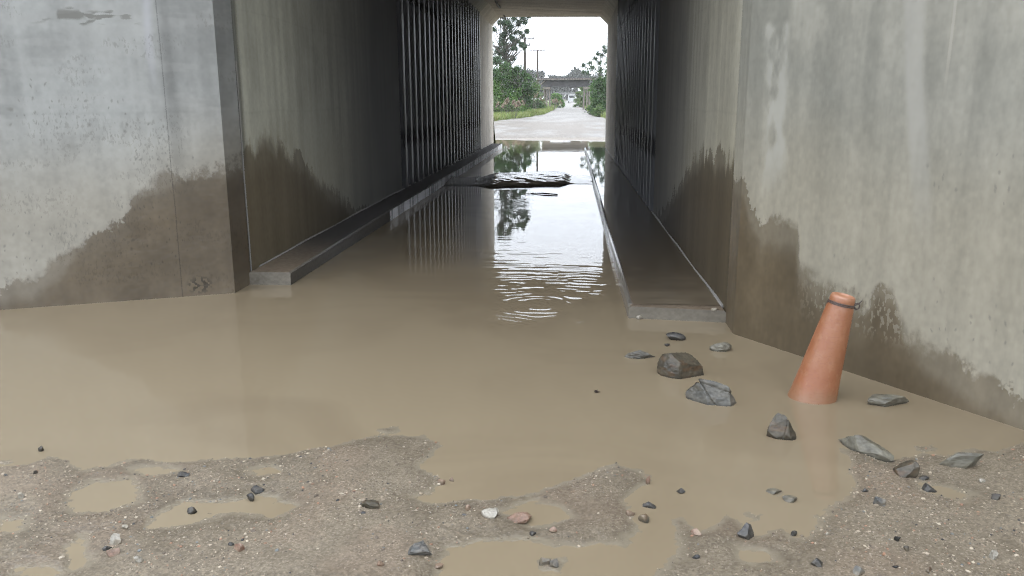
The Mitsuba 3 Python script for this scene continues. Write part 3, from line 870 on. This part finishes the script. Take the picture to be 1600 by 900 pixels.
bush('bush', 'low grey green scrub beside the road by the pink plumes', spot(834, 170, 90)[0], 90.0, 2.4, 1.5, 'leaf_dark', per=80)
bush('bush', 'far left scrub behind the gum tree trunk', spot(770, 140, 86)[0], 86.0, 5.0, 3.6, 'leaf_dark')
bush('bush', 'small green bush beneath the girder bridge, left of the road', spot(871, 150, 122)[0], 122.0, 2.0, 2.4, 'leaf_bright', size=0.16)
bush('bush', 'green bush beneath the girder bridge, right of the road', spot(908, 145, 126)[0], 126.0, 1.9, 3.3, 'leaf_olive', size=0.16)
bush('bush', 'large dense green bush at the right jamb of the far opening', spot(944, 150, 78)[0] + 0.75, 78.0, 3.6, 4.9, 'leaf_dark', per=130)
bush('bush', 'mid green bush leaning over the right road edge before the bridge', spot(934, 160, 94)[0], 94.0, 1.9, 4.3, 'leaf_bright', per=100)
bush('bush', 'low green growth at the right verge, under the large dense bush', spot(938, 180, 72)[0], 72.0, 1.5, 1.2, 'leaf_olive', per=80)
rt = [spot(u, v, 98 + rng.uniform(-1, 1)).tolist() + [r * 0.9] for u, v, r in
      ((912, 102, 0.35), (911, 112, 0.3), (922, 98, 0.35), (930, 92, 0.4), (926, 106, 0.5), (936, 98, 0.5), (940, 86, 0.4), (947, 80, 0.5), (950, 96, 0.7), (918, 114, 0.4), (938, 110, 0.6), (955, 70, 0.6), (934, 84, 0.25), (944, 74, 0.3))]
tree('slender_tree', 'thin sparse tree rising behind the bushes on the right', spot(938, 150, 98)[0], 98.0, 6.6, rt, 'leaf_gum', 0.09, 75, 0.15)

# far wood on the skyline: reads as one mass
wood = []
for _ in range(900):
    x = rng.uniform(-75, 60)
    y = 330 + rng.uniform(-18, 18)
    h = 7.9 + 2.6 * meshkit.noise(np.array([x * 0.13, 2.0, 0])) + 1.6 * meshkit.noise(np.array([x * 0.45, 5.0, 0]))
    g = rise(np.array(y))
    wood.append((x, y, g + h * rng.uniform(0.03, 1) ** 0.8, rng.uniform(0.8, 1.7)))
leaf_put('far_wood', leaf_cloud(wood, 120, 0.9), 'leaf_far')
tag('far_wood', 'dim grey green wood closing the far end of the road', kind='stuff')


# utility poles
def pole(u, y, top_v, label, arm2):
    k = thing('utility_pole', label, 'utility pole')
    p = spot(u, top_v, y)
    g = gz(p[0], y)
    put('post', tube([(p[0], y, g - 0.3), (p[0], y, p[2])], [0.17, 0.11], 9), 'pole_wood', k, smooth=40)
    for dz in [0.12] + ([0.75] if arm2 else []):
        w = 0.95 if dz < 0.5 else 0.55
        put('crossarm', box(p[0] - w, p[0] + w, y - 0.20, y - 0.09, p[2] - dz - 0.05, p[2] - dz + 0.05), 'pole_wood', k)
        for sx in (-0.9, -0.45, 0.45, 0.9):
            m = trimesh.creation.cylinder(0.05, 0.16, sections=8)
            m.apply_translation((p[0] + sx * w, y - 0.145, p[2] - dz + 0.13))
            put('insulator', m, 'pale_concrete', k)


pole(820, 88, 59, 'dark wooden utility pole beside the gum tree, the nearer one', True)
pole(840, 112, 78, 'dark wooden utility pole standing clear against the sky, the farther one', False)

# low railway girder bridge across the road
by = 108.0
br = thing('girder_bridge', 'low dark steel girder bridge on timber trestles crossing the gravel road', 'bridge')
xl, xr = spot(848, 130, by)[0], spot(921, 130, by)[0]
zt, zb_ = spot(880, 126, by)[2], spot(880, 135.5, by)[2]
for yy in (by - 1.1, by + 1.1):
    m = join([box(xl, xr, yy - 0.03, yy + 0.03, zb_, zt), box(xl, xr, yy - 0.17, yy + 0.17, zb_ - 0.05, zb_ - 0.002), box(xl, xr, yy - 0.17, yy + 0.17, zt + 0.002, zt + 0.05)]
             + [box(x - 0.025, x + 0.025, yy - 0.14, yy - 0.033, zb_ + 0.01, zt - 0.01) for x in np.arange(xl + 0.3, xr, 0.75)])
    put('girder', m, 'girder_steel', br)
for x in np.arange(xl - 0.6, xr + 0.6, 0.32):
    put('sleeper', box(x - 0.11, x + 0.11, by - 1.6, by + 1.6, zt + 0.055, zt + 0.23), 'timber', br)
for yy in (by - 0.72, by + 0.72):
    put('rail', box(xl - 0.7, xr + 0.7, yy - 0.035, yy + 0.035, zt + 0.233, zt + 0.37), 'girder_steel', br)
for (xa, sgn) in ((xl + 0.55, -1), (xr - 0.35, 1)):
    tr = put('trestle', box(xa - 0.42, xa + 0.42, by - 1.5, by + 1.5, zb_ - 0.33, zb_ - 0.055), 'timber', br)
    for dx, dy, w in ((-0.30, -1.2, 0.10), (0.02, -1.15, 0.09), (0.32, -1.2, 0.10), (-0.25, 1.1, 0.10), (0.28, 1.1, 0.10)):
        x0 = xa + dx
        g = gz(x0, by)
        put('trestle_post', tube([(x0 + dx * 0.35 + sgn * 0.0, by + dy * 1.15, g - 0.2), (x0, by + dy, zb_ - 0.335)], [w, w * 0.85], 8), 'timber', tr)
    if sgn < 0:
        put('brace', tube([(xa - 1.5, by - 1.25, zb_ - 0.35), (xa - 0.25, by - 1.25, zt - 0.05)], 0.09, 6), 'timber', tr)

# second low bridge and a white van far down the road
y2 = 235.0
fb = thing('far_bridge', 'thin pale bridge deck seen far down the road under the girder bridge', 'bridge')
xa, xb = spot(866, 145, y2)[0], spot(899, 145, y2)[0]
z2 = spot(880, 146, y2)[2]
put('deck', box(xa, xb, y2 - 1.5, y2 + 1.5, z2 - 0.22, z2 + 0.25), 'pale_concrete', fb)
for x in (xa + 0.3, xa + 2.4, xb - 0.3):
    put('pier', box(x - 0.22, x + 0.22, y2 - 1.2, y2 + 1.2, gz(x, y2) - 0.3, z2 - 0.222), 'pale_concrete', fb)
yv = 205.0
vx = spot(893.5, 154, yv)[0]
vg = gz(vx, yv) + 0.05
van = thing('van', 'small white van far away on the pale road beyond both bushes', 'van')
prof = [(-0.92, 0.38), (0.92, 0.38), (0.95, 1.0), (0.86, 1.7), (0.76, 1.98), (-0.76, 1.98), (-0.86, 1.7), (-0.95, 1.0)]
m = trimesh.creation.extrude_polygon(Polygon(prof), 4.2, engine='earcut')
v = np.asarray(m.vertices)
v = np.stack([vx + v[:, 0], yv + v[:, 2], vg + v[:, 1]], 1)
m = trimesh.Trimesh(v, m.faces, process=False); m.fix_normals()
put('body', m, 'pale_paint', van)
put('rear_window', box(vx - 0.68, vx + 0.68, yv - 0.02, yv - 0.003, vg + 1.15, vg + 1.70), 'car_glass', van)
for sx in (-1, 1):
    for dy in (0.8, 3.3):
        w = trimesh.creation.cylinder(0.33, 0.2, sections=16, transform=trimesh.transformations.rotation_matrix(np.pi / 2, [0, 1, 0]))
        w.apply_translation((vx + sx * 0.82, yv + dy, vg + 0.33))
        put('wheel', w, 'tyre', van)


# roadside grass, scrub and plumes
def blades(n, area, hmin, hmax, width):
    v, f = [], []
    P = []
    while len(P) < n:
        x, y = area()
        P.append((x, y))
    P = np.array(P)
    g = ground_z(P[:, :1], P[:, 1:]).ravel()
    h = rng.uniform(hmin, hmax, n)
    a = rng.uniform(0, 2 * np.pi, n)
    lean = rng.normal(size=(n, 2)) * 0.3 * h[:, None]
    d = np.stack([np.cos(a), np.sin(a)], 1) * width
    base = np.stack([P[:, 0], P[:, 1], g - 0.02], 1)
    v = np.stack([base - np.c_[d, np.zeros(n)], base + np.c_[d, np.zeros(n)], base + np.c_[lean, h]], 1).reshape(-1, 3)
    return trimesh.Trimesh(v, np.arange(3 * n).reshape(-1, 3), process=False)


def verge():
    while True:
        y = 60 + 80 * rng.uniform() ** 1.6
        if rng.uniform() < 0.68:
            e = np.interp(y, *zip(*edge_l))
            return e + 0.25 - abs(rng.normal()) * 2.2, y
        e = np.interp(y, *zip(*edge_r))
        return e - 0.1 + abs(rng.normal()) * 2.4, y


leaf_put('grass', blades(42000, verge, 0.20, 0.60, 0.034), 'grass_blade')
tag('grass', 'rank wet grass on the verges of the far road', kind='stuff')


def plumes(u, v, y, n, label, h):
    k = thing('reed_clump', label, 'reeds', )
    c = spot(u, v, y)
    g = gz(c[0], y)
    st, heads = [], []
    for _ in range(n):
        x0, y0 = c[0] + rng.normal() * 0.25, y + rng.normal() * 0.3
        tip = np.array([x0 + rng.normal() * 0.4, y0 + rng.normal() * 0.2, g + h * rng.uniform(0.8, 1.1)])
        st.append(tube([(x0, y0, g), tuple((np.array([x0, y0, g]) + tip) / 2 + [0, 0, 0.1]), tuple(tip)], [0.02, 0.015, 0.01], 5))
        pl = []
        heads.append(pl)
        for t in np.linspace(0, 1, 4):
            pl.append((*(tip + np.array([0.12 * t * np.sign(tip[0] - x0), 0, 0.05 - 0.25 * t])), 0.13))
    put('stalks', join(st), 'bark', k)
    for pl in heads:
        leaf_put('plume', leaf_cloud([(q[0], q[1], q[2], 0.09) for q in pl], 14, 0.10, 0.8, 2.0), 'plume', k)


plumes(800, 163, 66, 12, 'clump of reeds with pinkish plumes in front of the bright green bush', 1.35)
plumes(835, 152, 86, 9, 'reeds with pale plumes at the foot of the utility pole', 1.9)
plumes(862, 160, 100, 8, 'pale tufted reeds beside the left trestle of the girder bridge', 1.2)

# ------------------------------------------------------------------ cone


def cone_mesh():
    b, t = at(1270, 620), at(1318, 462, y=at(1270, 620)[1] - 0.02)
    ax = unit(t - b)
    Ln = np.linalg.norm(t - b)
    prof = [(0.150, -0.16), (0.1315, -0.06), (0.118, 0.02), (0.104, 0.14), (0.091, 0.28), (0.078, 0.41), (0.0685, 0.50), (0.062, Ln - 0.035), (0.0615, Ln - 0.020), (0.0605, Ln - 0.008), (0.056, Ln + 0.002), (0.047, Ln + 0.004), (0.040, Ln - 0.004), (0.025, Ln - 0.010), (0.0, Ln - 0.011)]
    r, z = np.array(prof).T
    zz = np.concatenate([np.linspace(z[i], z[i + 1], 5, endpoint=False) for i in range(len(z) - 1)] + [[z[-1]]])
    rr = np.concatenate([np.linspace(r[i], r[i + 1], 5, endpoint=False) for i in range(len(r) - 1)] + [[0.0005]])
    seg = 64
    th = np.linspace(0, 2 * np.pi, seg, endpoint=False)
    R = rr[:, None] * (1 + 0.018 * np.cos(2 * th + 0.6)[None] + 0.012 * (meshkit.noise(np.stack([np.cos(th)[None] * 1.5 + 0 * zz[:, None], np.sin(th)[None] * 1.5 + 0 * zz[:, None], zz[:, None] * 9 + 0 * th[None]], -1)) - 0.5))
    u = unit(np.cross(ax, [0, 1, 0])); w = np.cross(ax, u)
    v = b + zz[:, None, None] * ax + R[..., None] * (np.cos(th)[None, :, None] * u + np.sin(th)[None, :, None] * w)
    n = len(zz)
    f = []
    for i in range(n - 1):
        for j in range(seg):
            k = (j + 1) % seg
            f += [[i * seg + j, i * seg + k, (i + 1) * seg + k], [i * seg + j, (i + 1) * seg + k, (i + 1) * seg + j]]
    m = trimesh.Trimesh(v.reshape(-1, 3), f, process=False)
    m.fix_normals()
    return m, b, ax, u, w, Ln


cm, cb, cax, cu, cwv, cL = cone_mesh()


def cone_color(p, n, uv):
    t = (p.x - float(cb[0])) * float(cax[0]) + (p.y - float(cb[1])) * float(cax[1]) + (p.z - float(cb[2])) * float(cax[2])
    a = fbm(p.x * 16, p.y * 16, p.z * 9, 4)
    c = mix((0.224, 0.083, 0.037), (0.243, 0.101, 0.049), smoothstep(0.3, 0.7, a))
    chalk = smoothstep(0.52, 0.72, fbm(p.x * 45 + 2, p.y * 45, p.z * 20, 3))
    c = mix(c, (0.268, 0.134, 0.073), 0.35 * chalk)
    c = mix(c, (0.302, 0.146, 0.083), 0.7 * smoothstep(cL - 0.03, cL - 0.005, t))
    silt = smoothstep(0.10, 0.01, p.z + 0.07 * (fbm(p.x * 30, p.y * 30, p.z * 12, 3) - 0.5))
    c = mix(c, (0.175, 0.101, 0.056), 0.6 * silt)
    scuff = smoothstep(0.60, 0.66, fbm(p.x * 70, p.y * 70, p.z * 120, 2))
    return mix(c, (0.161, 0.069, 0.035), 0.2 * scuff)


material('cone_plastic', cone_color, 0.40, 0.75, lambda p, n, uv: 0.0012 * fbm(p.x * 60, p.y * 60, p.z * 60, 3))
material('wire_dark', (0.065, 0.05, 0.045), 0.5, 0.4)
ck = thing('traffic_cone', 'faded orange cone without bands leaning in the brown water, wire tied round its top', 'cone')
put('body', cm, 'cone_plastic', ck, smooth=True)
wpts = []
for i in range(160):
    th = i / 160 * 4 * np.pi
    zz = cL - 0.036 - 0.017 * i / 160 + 0.004 * math.sin(th)
    rr = 0.0655 + 0.001
    wpts.append(cb + cax * zz + rr * (math.cos(th) * cu + math.sin(th) * cwv))
put('wire', tube(wpts, 0.0032, 6), 'wire_dark', ck, smooth=True)
right = cu if cu[0] > 0 else -cu
kn = cb + cax * (cL - 0.042) + right * 0.068
knot = [kn + 0.016 * (math.cos(a) * right + math.sin(a) * cax) + right * 0.012 for a in np.linspace(0, 2 * np.pi, 20)]
put('wire_knot', join([tube(knot, 0.0035, 6), tube([kn, kn + right * 0.02 + cax * 0.018, kn + right * 0.030 + cax * 0.034], 0.003, 5), tube([kn, kn + right * 0.016 - cax * 0.02], 0.003, 5)]), 'wire_dark', ck, smooth=True)


# ------------------------------------------------------------------ rocks and stones
def rock_mesh(sx, sy, sz, seed, detail=4, rough=0.10, cuts=9, taper=0.0, cracks=()):
    """broken stone: a ball cut by random planes, then roughened"""
    r = np.random.default_rng(seed)
    m = trimesh.creation.icosphere(subdivisions=detail)
    v = np.array(m.vertices)
    for _ in range(cuts):
        n = r.normal(size=3); n /= np.linalg.norm(n)
        d = r.uniform(0.40, 0.74)
        h = v @ n
        v = v - np.maximum(h - d, 0)[:, None] * n * 0.97
    v += v * (rough * (meshkit.fbm(v * 2.6 + seed, 4, seed) - 0.5))[:, None] * 1.3
    for (nx, ny, nz_, off, depth) in cracks:
        q = v @ unit((nx, ny, nz_)) - off + 0.10 * (meshkit.fbm(v * 3.0 + seed, 3) - 0.5)
        v = v * (1 - depth * np.exp(-(q / 0.035) ** 2))[:, None] + np.where(q > 0, 0.03, 0.0)[:, None] * v
    v = v / np.abs(v).max(0)
    v[:, 0] *= 1 - taper * (v[:, 2] + 1) / 2
    v = v * [sx, sy, sz]
    return v, np.array(m.faces)


def stone(name, label, cat, u, v, wpx, hpx, mat, seed, group=None, detail=3, turn=None, depth=0.8, z0=None, taper=0.0, cuts=9, sink=0.35, rough=0.10, shear=0.0, cracks=()):
    """u, v: middle of the stone's foot in the survey frame; wpx, hpx its width and height there"""
    z = z0 if z0 is not None else 0.0
    p = at(u, v, z)
    if z0 is None:
        g = gz(p[0], p[1])
        z = max(0.0, g)
        p = at(u, v, z)
    dist = np.linalg.norm(p - CAM)
    w, h = wpx / F * dist, hpx / F * dist
    sz = h / (2 - 2 * sink) if sink < 1 else h
    V, Fc = rock_mesh(w / 2, w / 2 * depth, sz, seed, detail, rough, cuts, taper, cracks)
    V[:, 0] += shear * V[:, 2]
    a = 0.0 if turn is None else turn
    c, s_ = math.cos(a), math.sin(a)
    V = V @ np.array([[c, s_, 0], [-s_, c, 0], [0, 0, 1]])
    V = V + [p[0], p[1] + w * depth * 0.35, z + sz * (1 - 2 * sink)]
    m = trimesh.Trimesh(V, Fc, process=False)
    return tag(put(name, m, 'stone_mat', smooth=False, color=stone_color(V, mat, wpx > 30)), label, cat, group)


R = 'rock'
stone(R, 'largest brown rock with rusty patches standing in the water', R, 1070, 590, 80, 36, 'rock_brown', 3, detail=5, depth=0.7)
stone(R, 'pale grey cracked angular rock in the water in front of the brown rock', R, 1118, 634, 84, 38, 'rock_grey', 15, detail=5, depth=0.6, cuts=12, shear=-0.25, cracks=((0.9, -0.2, 0.35, -0.05, 0.13), (0.5, 0.3, 0.8, 0.42, 0.08)))
stone(R, 'pointed brown rock in the water nearest the cone reflection', R, 1223, 688, 52, 40, 'rock_brown', 22, detail=5, depth=0.6, taper=0.45, cuts=12, cracks=((0.9, 0.0, -0.5, 0.1, 0.12),))
stone(R, 'low dark slate slab breaking the water beyond the brown rock', R, 1055, 532, 34, 11, 'rock_slate', 8, depth=0.6)
stone(R, 'tiny dark chip of stone in the water below the slate slab', 'stone', 1043, 541, 9, 4, 'rock_black', 12, detail=2)
stone(R, 'flat speckled grey stone barely above the water, farthest from the cone', R, 1001, 560, 48, 14, 'rock_grey', 31, depth=0.5, rough=0.35, cuts=5)
stone(R, 'small rough grey stone in the water near the wall corner', R, 1127, 549, 34, 13, 'rock_olive', 37, depth=0.6, rough=0.3, cuts=5)
stone(R, 'long low grey stone awash between the cone and the right wall', R, 1388, 635, 68, 14, 'rock_olive', 41, depth=0.4, rough=0.3, cuts=6)
stone(R, 'flat wedge of grey stone at the far right of the mud', R, 1508, 732, 58, 22, 'rock_olive', 47, depth=0.5, cuts=12, shear=0.8)
stone(R, 'broken brown rock with dark underside behind the long slab end', R, 1420, 746, 36, 24, 'rock_brown', 53, depth=0.7, cuts=12, taper=0.2)
# the long slab lying at the water's edge
sa, sb = at(1306, 678, 0.03), at(1396, 712, 0.04)
V, Fc = rock_mesh(np.linalg.norm(sb - sa) / 2, 0.052, 0.045, 61, 4, 0.16, 12)
ang = math.atan2(sb[1] - sa[1], sb[0] - sa[0])
V = V @ np.array([[math.cos(ang), math.sin(ang), 0], [-math.sin(ang), math.cos(ang), 0], [0, 0, 1]]) + (sa + sb) / 2 + [0, 0, -0.012]
tag(put('stone_slab', trimesh.Trimesh(V, Fc, process=False), 'stone_mat', smooth=False, color=stone_color(V, 'rock_olive', True)), 'long grey green slab lying half in the mud at the water edge', 'slab')

S = 'stone'
small = [
    ('dark slate wedge standing by the water edge, largest of the black stones', 1167, 842, 30, 26, 'rock_slate', 71, 0.3),
    ('blue grey stone sliver lying near the broken brown rock', 1453, 769, 20, 9, 'rock_slate', 72, 0),
    ('shiny black stone on the bare mud near the right border', 1559, 782, 14, 9, 'rock_black', 73, 0),
    ('lumpy pale blue stone pressed in the mud below the long slab', 1375, 790, 17, 12, 'rock_blue', 74, 0),
    ('black faceted stone at the bottom edge of the mud bank', 1277, 887, 19, 13, 'rock_black', 75, 0),
    ('chalk white pebble at the bottom right of the mud', 1554, 875, 13, 12, 'rock_white', 76, 0),
    ('small round black pebble with bluish sheen on open mud', 1403, 845, 11, 7, 'rock_black', 77, 0),
    ('rusty brown pebble just below the round black pebble', 1418, 861, 10, 8, 'rock_brown', 78, 0),
    ('dull grey cobble cut by the bottom border', 1345, 899, 18, 12, 'rock_grey', 79, 0),
    ('small black chip alone in the bay of brown water', 1064, 771, 13, 7, 'rock_black', 80, 0),
    ('flat slate flake in the shallow bay', 1016, 795, 22, 9, 'rock_slate', 81, 0),
    ('brown knobbly stone at the narrow water channel', 1008, 817, 20, 11, 'rock_brown', 82, 0),
    ('orange stone on the tip of the gravel spit', 984, 806, 18, 8, 'rock_pink', 83, 0),
    ('reddish sliver of stone at the end of the spit', 1012, 757, 9, 14, 'rock_pink', 84, 0.5),
    ('black chip wedged beside the slate wedge to its right', 1241, 838, 10, 8, 'rock_black', 85, 0),
    ('small dark pebble between slab and blue stone', 1352, 769, 10, 5, 'rock_slate', 86, 0),
    ('tiny brown stone at the bottom border near the right', 1453, 894, 9, 7, 'rock_brown', 87, 0),
    ('small black stone at the bottom border right of the grey cobble', 1401, 889, 10, 5, 'rock_black', 88, 0),
    ('black pebble in the pond just off the left shore', 62, 706, 10, 7, 'rock_black', 89, 0),
    ('small black pebble on the left mud knoll', 54, 741, 8, 5, 'rock_black', 90, 0),
    ('black pointed stone standing in the long left puddle', 299, 803, 16, 10, 'rock_black', 91, 0),
    ('second black stone in the long left puddle, at its far rim', 391, 783, 14, 11, 'rock_black', 92, 0),
    ('thin slate flake beside the black stone on the puddle rim', 403, 771, 26, 9, 'rock_slate', 93, 0),
    ('narrow slate splinter on the left mud above the puddles', 284, 747, 20, 7, 'rock_slate', 94, 0.2),
    ('white pebble at the left border of the mud', 30, 778, 10, 7, 'rock_white', 95, 0),
    ('cream white lump of stone low on the left mud', 179, 850, 18, 16, 'rock_white', 96, 0),
    ('brick red stone beside the cream lump', 171, 871, 22, 13, 'rock_pink', 97, 0),
    ('pale pink stone on the left mud below the long puddle', 373, 862, 20, 11, 'rock_pink', 98, 0),
    ('large blue grey stone at the left rim of the bottom puddle', 651, 868, 44, 18, 'rock_blue', 99, 0),
    ('rust coloured stain of crushed stone in the middle of the mud', 577, 795, 34, 12, 'rock_brown', 100, 0),
    ('pink stone at the notch of the shoreline', 688, 757, 14, 11, 'rock_pink', 101, 0),
    ('smaller pink pebble in the water beside the notch', 706, 752, 8, 6, 'rock_pink', 102, 0),
    ('small orange red stone left of the white chunk', 730, 799, 10, 10, 'rock_pink', 103, 0),
    ('white flaky chunk of stone in the middle of the gravel', 769, 810, 34, 16, 'rock_white', 104, 0),
    ('flat salmon coloured stone at the rim of the small middle puddle', 812, 817, 46, 13, 'rock_pink', 105, 0),
    ('blue speckled stone on the islet in the bottom puddle', 868, 886, 18, 12, 'rock_blue', 106, 0),
    ('brown stone beside the blue one on the bottom islet', 852, 883, 20, 9, 'rock_brown', 107, 0),
    ('cream pebble at the bottom left of the mud', 215, 880, 14, 11, 'rock_white', 108, 0),
    ('orange pebble right of the small middle puddle', 865, 832, 14, 8, 'rock_pink', 109, 0),
    ('dark slate pebble right of the small middle puddle', 832, 837, 12, 6, 'rock_slate', 110, 0),
    ('black shard left of the red stones, low on the left mud', 165, 860, 12, 6, 'rock_slate', 111, 0),
    ('small black pebble above the pale pink stone', 360, 853, 8, 5, 'rock_black', 112, 0),
    ('dark flat pebble left of the white flaky chunk', 725, 807, 9, 5, 'rock_slate', 113, 0),
    ('white stone crumb on the far left shore', 193, 826, 10, 7, 'rock_white', 114, 0),
    ('dark flint sticking out of the bay below the grey slab', 1236, 785, 22, 6, 'rock_olive', 115, 0),
    ('low brown stone awash in the bay, nearer than the cone', 1212, 772, 24, 6, 'rock_olive', 116, 0),
    ('pinkish stone on the mud lobe by the channel', 1090, 838, 18, 9, 'rock_pink', 117, 0),
    ('slate chip below the mud lobe near the bottom puddle', 1088, 873, 12, 6, 'rock_slate', 118, 0),
    ('white pebble on the mud right of the slate wedge', 1294, 836, 8, 5, 'rock_white', 119, 0),
    ('small rust red stone near the bottom left of the middle', 685, 889, 14, 8, 'rock_pink', 120, 0),
    ('dusky pink pebble in the lower middle of the mud', 593, 884, 12, 9, 'rock_pink', 121, 0),
    ('small flat white stone on the mud at the right border', 1535, 754, 12, 4, 'rock_white', 122, 0),
    ('small blue black chip by the broken brown rock foot', 1447, 750, 16, 5, 'rock_slate', 123, 0),
]
for lab, u, v, w, h, mat, seed, turn in small:
    stone(S, lab, S, u, v, w, h, mat, seed, detail=3, turn=turn, depth=0.75, cuts=11, sink=0.36, rough=0.16)

stone(S, 'small pale chip of concrete on the front lip of the right walkway', S, 1117, 485, 11, 5, 'rock_white', 131, z0=0.088)
stone(S, 'tiny pale chip in the water at the foot of the right walkway front', S, 999, 499, 10, 6, 'rock_white', 132)

# floating wood
a, b = at(829, 302, 0.006), at(871, 304, 0.012)
tag(put('driftwood_stick', tube([a, (a + b) / 2 + [0, 0, 0.01], b], [0.006, 0.012, 0.011], 7), 'pole_wood', smooth=True), 'dark thin stick floating just before the wave in the channel', 'stick')
a, b = at(928, 611, 0.004), at(937, 613, 0.006)
tag(put('leaf_scrap', leaf_cloud([(*((a + b) / 2), 0.008)], 6, 0.022), 'wire_dark'), 'tiny dark scrap floating on the open brown water', 'scrap')

# loose gravel all over the mud: nobody could count it
gv, gf, gc = [], [], []
ico = trimesh.creation.icosphere(subdivisions=0)
iv, ifc = np.array(ico.vertices), np.array(ico.faces)
N = 20000
gxp, gyp = rng.uniform(-2.7, 2.5, N * 2), rng.uniform(2.2, 3.9, N * 2)
gzp = ground_z(gxp[:, None], gyp[:, None]).ravel()
dens = meshkit.fbm(np.stack([gxp * 2.4, gyp * 2.4, 0 * gxp], -1), 3, 2)
ok = (gzp > 0.0) & (rng.uniform(size=2 * N) < np.clip((dens - 0.30) * 3.0, 0.12, 1))
gxp, gyp, gzp = gxp[ok][:N], gyp[ok][:N], gzp[ok][:N]
n = len(gxp)
size = np.clip(rng.lognormal(math.log(0.0022), 0.50, n), 0.0012, 0.011)
tones = np.array([(0.316, 0.273, 0.213), (0.264, 0.223, 0.174), (0.158, 0.129, 0.095), (0.105, 0.084, 0.065), (0.232, 0.134, 0.087), (0.037, 0.037, 0.037), (0.200, 0.164, 0.122), (0.116, 0.124, 0.122)])
pick = rng.choice(len(tones), n, p=[0.12, 0.16, 0.22, 0.13, 0.08, 0.05, 0.20, 0.04])
col = tones[pick] * rng.uniform(0.75, 1.15, (n, 1))
sc = size[:, None] * rng.uniform(0.6, 1.4, (n, 3)) * [1, 1, 0.62]
vv = iv[None] * (1 + 0.35 * (rng.uniform(size=(n, 12, 1)) - 0.5)) * sc[:, None, :]
th = rng.uniform(0, 2 * np.pi, n)
rotm = np.zeros((n, 3, 3)); rotm[:, 0, 0] = np.cos(th); rotm[:, 0, 1] = -np.sin(th); rotm[:, 1, 0] = np.sin(th); rotm[:, 1, 1] = np.cos(th); rotm[:, 2, 2] = 1
vv = np.einsum('nij,nkj->nki', rotm, vv) + np.stack([gxp, gyp, gzp + size * 0.15], 1)[:, None]
ff = ifc[None] + (np.arange(n) * 12)[:, None, None]
scene['gravel_mat'] = {'type': 'twosided', 'bsdf': {'type': 'principled', 'base_color': {'type': 'mesh_attribute', 'name': 'vertex_color'}, 'roughness': 0.5, 'specular': 0.4}}
put('gravel', trimesh.Trimesh(vv.reshape(-1, 3), ff.reshape(-1, 3), process=False), 'gravel_mat', color=np.repeat(col, 12, axis=0))
tag('gravel', 'loose pale, pink and dark gravel scattered over the wet mud', kind='stuff')

# ------------------------------------------------------------------ damp air
scene['damp_air'] = {'type': 'homogeneous', 'albedo': {'type': 'rgb', 'value': [0.95, 0.95, 0.95]}, 'sigma_t': 0.0005}
scene['haze'] = {'type': 'cube', 'to_world': T().translate([0, 420, 20]).scale([420, 520, 30]), 'bsdf': {'type': 'null'}, 'interior': {'type': 'ref', 'id': 'damp_air'}}
scene['camera']['medium'] = {'type': 'ref', 'id': 'damp_air'}
tag('haze', 'thin rainy haze over the far road', kind='stuff')
